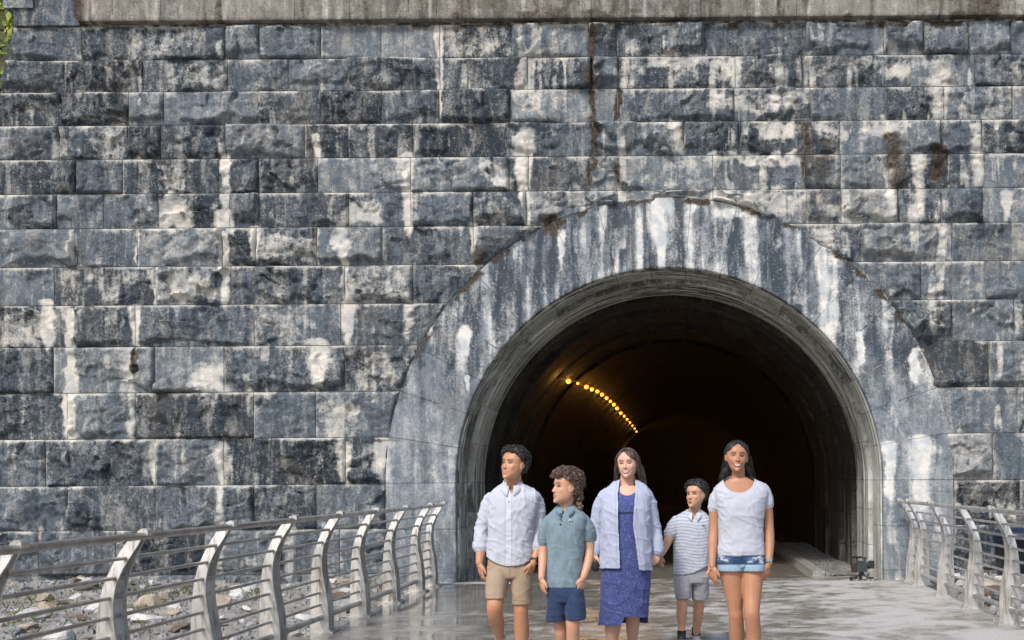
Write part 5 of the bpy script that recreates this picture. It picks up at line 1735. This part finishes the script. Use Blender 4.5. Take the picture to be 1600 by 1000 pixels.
    # long hair behind the shoulders
    line = ([-.5, -.36, -.28, -.16, -.06, .02, .2, .5], [.97, .94, .87, .64, .30, .10, .0, -.1])
    mb = MB(); hair_cap(hd, mb, 2000, .030, .040, .020, 23, line, part=(-.07, .93, .95))
    for (pts) in ([(968, 716, .0, 4.5), (966.5, 730, .02, 5), (965, 744, .06, 5), (963, 756, .10, 4), (962, 768, .12, 3)],
                  [(972, 724, .06, 6), (970, 735, .07, 7.5), (969, 760, .11, 7)],
                  [(994, 716, .01, 4.5), (997, 728, .01, 6), (1001, 742, .04, 7.5), (1005, 754, .08, 6), (1008, 764, .11, 3.5)],
                  [(991, 722, .06, 7), (997, 735, .06, 10), (1000, 755, .10, 9), (1002, 775, .12, 6)],
                  [(981, 716, .08, 11), (981, 740, .10, 14), (981, 770, .13, 12)]):
        f.tube(mb, pts, 12)
    h = finish_hair(f, mb, M_hair_dark, .0042, 10, .004, 60, 22, .10)
    r = np.random.default_rng(61); paths = []
    for i in range(420):
        sg = 1 if r.random() < .55 else -1
        u = r.random() ** .8                       # 0 frames the face, 1 at the back
        top = np.array([-.05 + sg * .02, -.30 + .55 * u, .80 - .1 * abs(u - .4)])
        mid1 = np.array([sg * (.16 + .05 * r.random()), -.27 + .55 * u, .52 - .12 * u])
        mid2 = np.array([sg * .33, -.17 + .52 * u, .14])
        low = np.array([sg * .33, -.10 + .48 * u, -.16])
        k = 1.12 + r.uniform(-.02, .05)
        P = [on_skull(hd, top, k), on_skull(hd, mid1, k), on_skull(hd, mid2, k + .02), on_skull(hd, low, k + .04)]
        e = P[-1]
        P += [e + [sg * .03, .07 + .05 * u, -.22], e + [sg * (.05 + (.10 * r.random() if sg > 0 else .01)), .18 + .08 * u, -.44 - .18 * r.random()]]
        paths.append(P)
    strands(f, hd, M_hair_dark, h, paths, .017, 62, .03)
    mb = MB(); r = np.random.default_rng(8)
    for i in range(120):
        sd_ = 1 if i % 2 else -1
        x0 = 994 + r.normal(0, 2) if sd_ > 0 else 968 + r.normal(0, 1.2)
        e = r.uniform(2, 12) if sd_ > 0 else r.uniform(0, 5)
        pts = [f.P(x0, 716 + r.uniform(-3, 6), r.uniform(-.02, .05)), f.P(x0 + sd_ * r.uniform(2, 6), 732, r.uniform(.0, .08)), f.P(x0 + sd_ * (2 + e * .7), 746, r.uniform(.04, .11)), f.P(x0 + sd_ * (2 + e), 757 + r.uniform(-6, 8), r.uniform(.07, .13))]
        Q = smooth_path(np.array([list(p) for p in pts]), 3)
        mb.tube([Vector(q) for q in Q], list(np.linspace(.0055, .0020, len(Q))), 5)
    build('lock', mb.v, mb.f, M_hair_dark, h, True)
    g = f.P(956, 1024, .03); shoe(f, (-.05, -1, 0), (g.x, .07, 0), .235, M_sneak, (.03, .03, .03))
    g = f.P(988, 1016, .14); shoe(f, (.05, -1, 0), (g.x, .19, 0), .235, M_sneak, (.03, .03, .03))
    return f

# ================================================================ the small boy
def small_boy():
    f = Fig(190, 1080, 'small boy with short black curls in striped white polo shirt, holding the woman\'s hand')
    sk = (.57, .325, .215)
    f.joints = [(1066, 948, 7), (1091, 951, 7)]
    B = f.body
    hd = Head(f, 1088, 771.5, .0, .212, -36, 4, 0); hd.add(B)
    f.tube(B, [(1087, 787, .02, 9), (1085, 798, .03, 9), (1084, 807, .035, 11)])
    f.slabs(B, [(804, 1072, 1096, .02, .045), (812, 1061, 1103, .04, .06), (825, 1058, 1106, .065, .07), (845, 1059, 1104, .08, .08), (880, 1058, 1104, .08, .085), (905, 1057, 1105, .075, .085)])
    f.tube(B, [(1057, 815, .0, 8), (1048, 833, -.03, 7.6), (1042, 849, -.12, 6.4), (1035, 862, -.25, 5.6), (1029, 870, -.36, 4.6)])
    hand(f, B, f.P(1030, 869, -.36), .125, 1, 60, -20, 20, 2.0, .5)
    f.tube(B, [(1108, 815, .02, 8), (1111, 838, .03, 7.6), (1112, 856, .03, 6.6), (1111, 872, .0, 6), (1109, 890, -.03, 4.4)])
    hand(f, B, f.P(1109, 890, -.03), .125, -1, -30, -6, 4, 1.2)
    f.tube(B, [(1068, 900, 0, 14), (1067, 925, -.04, 11), (1066, 943, -.07, 8.8), (1065.5, 952, -.07, 8.4), (1065, 965, -.04, 8), (1065, 978, -.02, 5.8), (1065, 998, -.02, 5)])
    f.tube(B, [(1094, 900, 0, 14), (1093, 925, .04, 11), (1092, 943, .07, 9), (1091, 955, .10, 8.6), (1090, 970, .16, 7.8), (1088, 986, .2, 5.6), (1087, 998, .22, 5)])
    body_done(f, [hd], sk, mouth='open', lip=(.42, .17, .14), eye_open=.024)
    mb = MB()
    f.slabs(mb, [(797, 1073, 1096, .035, .055, .03), (802, 1063, 1102, .05, .07, .02), (809, 1055, 1109, .065, .08, .01), (820, 1052, 1112, .085, .09), (845, 1053, 1110, .092, .09), (870, 1053, 1108, .098, .095), (904, 1052, 1107, .098, .10)], 2.4)
    f.tube(mb, [(1058, 814, .0, 9.6), (1052, 824, -.015, 10.2), (1046.5, 835, -.04, 10)], 16)
    f.tube(mb, [(1106, 814, .02, 9.6), (1110, 826, .025, 10.2), (1112, 838, .03, 9.8)], 16)
    def keep(V, N):
        px, py = f.px(V)
        hem = np.interp(px, [1052, 1066, 1082, 1107], [897, 898.5, 896, 884])
        return ~((py > hem) & (px > 1050)) & ~((np.abs(px - 1083) < 5 * (812 - py) / 9) & (V[:, 1] < .01) & (py < 812))
    def stripes(V):
        zz = V[:, 2] + .010 * np.sin(V[:, 0] * 22) + (fbm3(V * 9, 2, 41) - .5) * .012
        ph = (zz / .0262) % 1.0
        s_ = np.exp(-((ph - .5) / .15) ** 2)
        return np.array((.50, .52, .58)) * (1 - .8 * s_[:, None]) + np.array((.20, .225, .33)) * .8 * s_[:, None]
    sh = garment(f, 'polo_shirt', mb, M_jersey, stripes, .0046, 2, .005, (10, 10, 8), 34, keep)
    collar(f, f.P(1085, 802, .03), .051, .050, .034, M_jersey, (.55, .57, .64), .30, .030, .020, .030, sh, .034)
    chest_mark(f, 1099, 821, -.088, .013, M_navy, sh)
    mb = MB()
    f.slabs(mb, [(885, 1055, 1105, .085, .095), (898, 1054, 1107, .09, .10), (910, 1054, 1107.5, .09, .10)])
    f.slabs(mb, [(900, 1054, 1082, .085, .10, -.01), (918, 1054.5, 1080, .085, .09, -.04), (934.5, 1056, 1079, .08, .08, -.06)], 2.4)
    f.slabs(mb, [(900, 1080, 1107.5, .085, .10), (918, 1081, 1107, .085, .09, .03), (936.5, 1081.5, 1106, .08, .08, .05)], 2.4)
    def ps(V, N, C):
        px, py = f.px(V)
        C *= (1 - .2 * np.exp(-((py - 930.5) / .7) ** 2))[:, None]
    garment(f, 'shorts', mb, M_twill, (.31, .31, .34), .0048, 2, .0045, (11, 11, 8), 38, None, ps)
    mb = MB(); hair_cap(hd, mb, 520, .045, .075, .052, 33, CURLY, lift=.45)
    h = finish_hair(f, mb, M_hair_black, .0045, 1, .006, 60, 32)
    curls(f, hd, M_hair_black, h, 340, 35, CURLY, off=.075, size=.028, rad=.011)
    for px, dy, hy in ((1065, -.02, .05), (1087.5, .22, .29)):
        g = f.P(px, 995, dy)
        lift = .0 if dy < 0 else .02
        MB().tube([Vector((g.x, dy, .138)), Vector((g.x, dy, .07))], [.0365, .038], 14).obj('sock', M_black, f.root)
        shoe(f, (-.06 if dy < 0 else .05, -1, 0), (g.x, hy, 0.0), .215, M_sneak, (.42, .43, .46), None, True)
    return f

# ================================================================ the girl
def girl():
    f = Fig(232, 1158, 'smiling girl with dark tied-back hair in plain pale tee and denim shorts, rightmost')
    sk = (.46, .235, .14)
    f.joints = [(1150, 963, 10), (1175, 962, 10), (1114, 912, 7), (1198, 908, 7)]
    B = f.body
    hd = Head(f, 1151, 712.5, .0, .207, 4, 6, 3, 1.06, .80); hd.add(B)
    f.tube(B, [(1153, 730, .02, 10.5), (1154, 745, .03, 10.5), (1155, 756, .035, 13)])
    f.slabs(B, [(746, 1143, 1166, .045, .06), (751, 1134, 1176, .055, .07), (758, 1128, 1184, .062, .075), (770, 1124, 1192, .074, .08), (795, 1127, 1188, .095, .08), (840, 1128, 1188, .085, .085), (868, 1123, 1192, .09, .10), (885, 1122, 1194, .085, .105)])
    f.tube(B, [(1123, 772, .02, 9), (1116.5, 795, .03, 8.6), (1115.5, 826, .03, 8.2), (1114, 850, .0, 7.6), (1113, 885, -.05, 5.4)])
    hand(f, B, f.P(1113, 885, -.05), .155, 1, 40, -6, -2, 1.0)
    f.tube(B, [(1193, 770, .02, 9), (1198.5, 792, .03, 8.6), (1201, 822, .04, 8.2), (1202.5, 848, .01, 7.6), (1201, 881, -.04, 5.4)])
    hand(f, B, f.P(1200.5, 881, -.04), .155, -1, -42, -6, 8, 1.0)
    f.tube(B, [(1141, 870, .0, 17), (1143, 895, -.01, 17.6), (1147.3, 930, .0, 14.4), (1149, 952, .01, 11.8), (1150, 964, .01, 11.6), (1151, 985, .05, 12.4), (1152, 1010, .09, 11), (1152, 1060, .12, 6.2)])
    f.tube(B, [(1176, 870, .0, 17), (1176, 895, -.02, 17.2), (1175, 930, -.05, 14.6), (1174.5, 952, -.08, 12.6), (1175, 964, -.09, 12.2), (1177, 985, -.06, 12.2), (1178, 1010, -.04, 10.6), (1178, 1062, -.02, 6.2)])
    body_done(f, [hd], sk, mouth='smile', lip=(.30, .085, .07), eye_open=.022)
    mb = MB()
    f.slabs(mb, [(745, 1142, 1167, .035, .06, .03), (750, 1130, 1181, .052, .075, .025), (756, 1122, 1192, .066, .083, .015), (766, 1117, 1199, .088, .095), (782, 1118, 1198, .112, .10), (800, 1122, 1194, .118, .10), (825, 1123.5, 1193, .105, .095), (845, 1122.5, 1193, .102, .098), (860, 1121, 1195, .105, .106), (867, 1121, 1196, .105, .108)], 2.4)
    f.tube(mb, [(1125, 766, .02, 9.5), (1119, 780, .025, 11), (1116.5, 794, .03, 10.4)], 16)
    f.tube(mb, [(1191, 765, .02, 9.5), (1196.5, 778, .028, 11), (1198.5, 789, .03, 10.6)], 16)
    def keep(V, N):
        px, py = f.px(V)
        neck = (((px - 1154.5) / 23.5) ** 2 + ((py - 749) / 20) ** 2 < 1) & (V[:, 1] < .03)
        back = (((px - 1155) / 16) ** 2 + ((py - 745) / 6) ** 2 < 1)
        return ~neck
    def pt(V, N, C):
        px, py = f.px(V)
        e = np.sqrt(((px - 1154.5) / 23.5) ** 2 + ((py - 749) / 20) ** 2)
        C *= (1 - .16 * np.exp(-((e - 1.11) / .025) ** 2) * (V[:, 1] < .03))[:, None]
        C *= (1 - .13 * np.exp(-((py - 863) / .7) ** 2))[:, None]
        C *= (1 - .15 * np.exp(-((py - np.where(px < 1150, 789.5 + (px - 1107) * .5, 795 - (px - 1190) * .42)) / .8) ** 2) * ((px < 1124) | (px > 1192)))[:, None]
    garment(f, 'tee_shirt', mb, M_jersey, (.47, .485, .55), .0046, 2, .0060, (9, 9, 13), 44, keep, pt)
    mb = MB()
    f.slabs(mb, [(856, 1123, 1193, .09, .10), (866, 1120.5, 1196, .098, .112), (876, 1119.5, 1197, .10, .122), (882, 1120, 1197, .095, .12)])
    f.slabs(mb, [(872, 1119.5, 1160, .10, .12), (890.5, 1121.5, 1159, .10, .11)], 2.4, sub=3)
    f.slabs(mb, [(872, 1158, 1197, .10, .12), (890.5, 1160.5, 1195.5, .105, .11, -.01)], 2.4, sub=3)
    v_, q_ = ball_vf(f.P(1159.5, 883.5, -.01), (.04, .095, .032), 14, 9); mb.add(v_, q_)
    def den(V):
        px, py = f.px(V)
        n = fbm3(V * 25, 3, 51); w = fbm3(V * np.array([90, 90, 220]), 2, 52)
        base = np.array((.022, .055, .13))[None] * (.75 + .6 * n[:, None])
        fade = np.exp(-((px - 1138) / 11) ** 2) + np.exp(-((px - 1180) / 11) ** 2)
        base = base + (fade * sstep(.4, .7, n))[:, None] * np.array((.06, .085, .11))
        rip = np.zeros(len(V))
        for x, y, a, b in ((1127, 871, 5, 4.5), (1135, 876, 5, 2.6), (1177, 873, 5.5, 2.4), (1186, 870, 6, 3.2), (1190, 877, 4, 4), (1172, 878, 4, 1.6)):
            rip = np.maximum(rip, np.exp(-((px - x) / a) ** 4 - ((py - y) / b) ** 4))
        rip = rip * sstep(.36, .55, w) * (V[:, 1] < 0)
        base = base * (1 - rip[:, None]) + np.array((.55, .58, .62)) * rip[:, None]
        cuff = sstep(881.5, 883, py)
        base = base * (1 - .92 * cuff[:, None]) + np.array((.30, .42, .52)) * (.8 + .4 * n[:, None]) * .92 * cuff[:, None]
        seam = np.exp(-((px - 1159.5) / .8) ** 2) * (py < 877) * (V[:, 1] < 0)
        return base * (1 - .5 * seam[:, None])
    V_ = garment(f, 'denim_shorts', mb, M_denim, den, .0045, 2, .003, (12, 12, 14), 48)
    # turned-up cuffs
    for xl, xr, dy in ((1120.5, 1163, 0), (1157, 1196.5, -.006)):
        mb = MB(); f.slabs(mb, [(882.5, xl, xr, .108, .118, dy), (891.5, xl + .6, xr - .4, .110, .116, dy)], 2.4, sub=1)
        garment(f, 'cuff', mb, M_denim, (.30, .42, .52), .0045, 1, .002, (14, 14, 14), 49)
    line = ([-.5, -.36, -.28, -.16, -.06, .02, .09, .2, .5], [.97, .95, .90, .76, .60, .63, .56, .12, .0])
    mb = MB(); hair_cap(hd, mb, 2000, .028, .038, .016, 43, line, part=(0, .94, 1.05))
    f.tube(mb, [(1143, 708, .10, 8), (1138, 724, .11, 7.5), (1133.5, 738, .11, 6.5), (1129, 749, .12, 4)], 12)
    f.tube(mb, [(1161, 708, .10, 8), (1165, 724, .11, 7), (1169, 737, .11, 6), (1174, 747, .12, 4), (1181, 752, .14, 2)], 12)
    f.tube(mb, [(1152, 700, .10, 12), (1153, 725, .115, 13), (1154, 748, .125, 10)], 12)
    h = finish_hair(f, mb, M_hair_black, .0042, 10, .004, 60, 42, .10)
    r = np.random.default_rng(71); paths = []
    for i in range(420):
        th = r.uniform(-2.0, 2.0)
        zz = np.interp(abs(th), [0, .25, .5, .75, 1.0, 1.3, 1.6, 2.0], [.96, .90, .80, .72, .66, .62, .6, .5]) + r.uniform(0, .05)
        p0 = hd.scalp(np.array([th]), np.array([zz]), .012)[0]
        d0 = p0 - np.array([0, .03, .55]); d1 = np.array([r.normal(0, .05), .42, -.02 + r.normal(0, .05)])
        k = 1.09 + r.uniform(-.015, .04)
        up = np.array([0, 0, .16 * max(0, 1 - abs(th) / 1.6)])
        P = [p0] + [on_skull(hd, d0 * (1 - q) + d1 * q + up * math.sin(q * math.pi), k) for q in (.25, .5, .75, 1.0)]
        e = P[-1]; P += [e + [r.normal(0, .06), .03, -.28], e + [r.normal(0, .16), .02 + r.uniform(-.05, .08), -.50 - .14 * r.random()]]
        paths.append(P)
    strands(f, hd, M_hair_black, h, paths, .015, 72, .02)
    mb = MB(); r = np.random.default_rng(18)
    for i in range(110):
        sd_ = 1 if i % 2 else -1
        x0 = 1166 + r.normal(0, 2.5) if sd_ > 0 else 1136 + r.normal(0, 2.5)
        e = r.uniform(2, 9)
        pts = [f.P(x0, 716 + r.uniform(-4, 4), .07 + r.uniform(0, .05)), f.P(x0 + sd_ * e * .4, 730, .09), f.P(x0 + sd_ * e * .8, 741, .11), f.P(x0 + sd_ * e * 1.2, 750 + r.uniform(-5, 6), .12 + r.uniform(0, .03))]
        Q = smooth_path(np.array([list(p) for p in pts]), 3)
        mb.tube([Vector(q) for q in Q], list(np.linspace(.0050, .0016, len(Q))), 5)
    build('lock', mb.v, mb.f, M_hair_black, h, True)
    watch(f, f.P(1201.5, 878, -.036), .0265, f.P(1202.5, 848, .01) - f.P(1201, 881, -.04), .0150, M_grey, M_grey, (.75, -.66, 0))
    g = f.P(1152, 1060, .12); shoe(f, (-.04, -1, 0), (g.x, .16, 0), .235, M_sneak, (.6, .6, .6))
    g = f.P(1178, 1062, -.02); shoe(f, (.05, -1, 0), (g.x, .02, 0), .235, M_sneak, (.6, .6, .6))
    return f

f1 = teen(); f2 = polo_boy(); f3 = woman(); f4 = small_boy(); f5 = girl()
# small dark pouch held in the woman's right hand
pp = f3.o + f3.P(930.5, 881, -.02)
pch = empty('pouch', pp, 'small black pouch held in the woman\'s lowered hand beside her cardigan', 'pouch')
build('body', *lofted([[(x * k, y * k, z) for x, y, z in bin_sec(.026, .016, z_, 2.4, 18)] for z_, k in ((-.062, .3), (-.055, .8), (-.03, 1.0), (.01, 1.0), (.03, .8), (.036, .4))]), M_black, pch)
MB().tube([(-.015, 0, .03), (0, 0, .052), (.015, 0, .03)], .004, 8).obj('strap', M_black, pch)
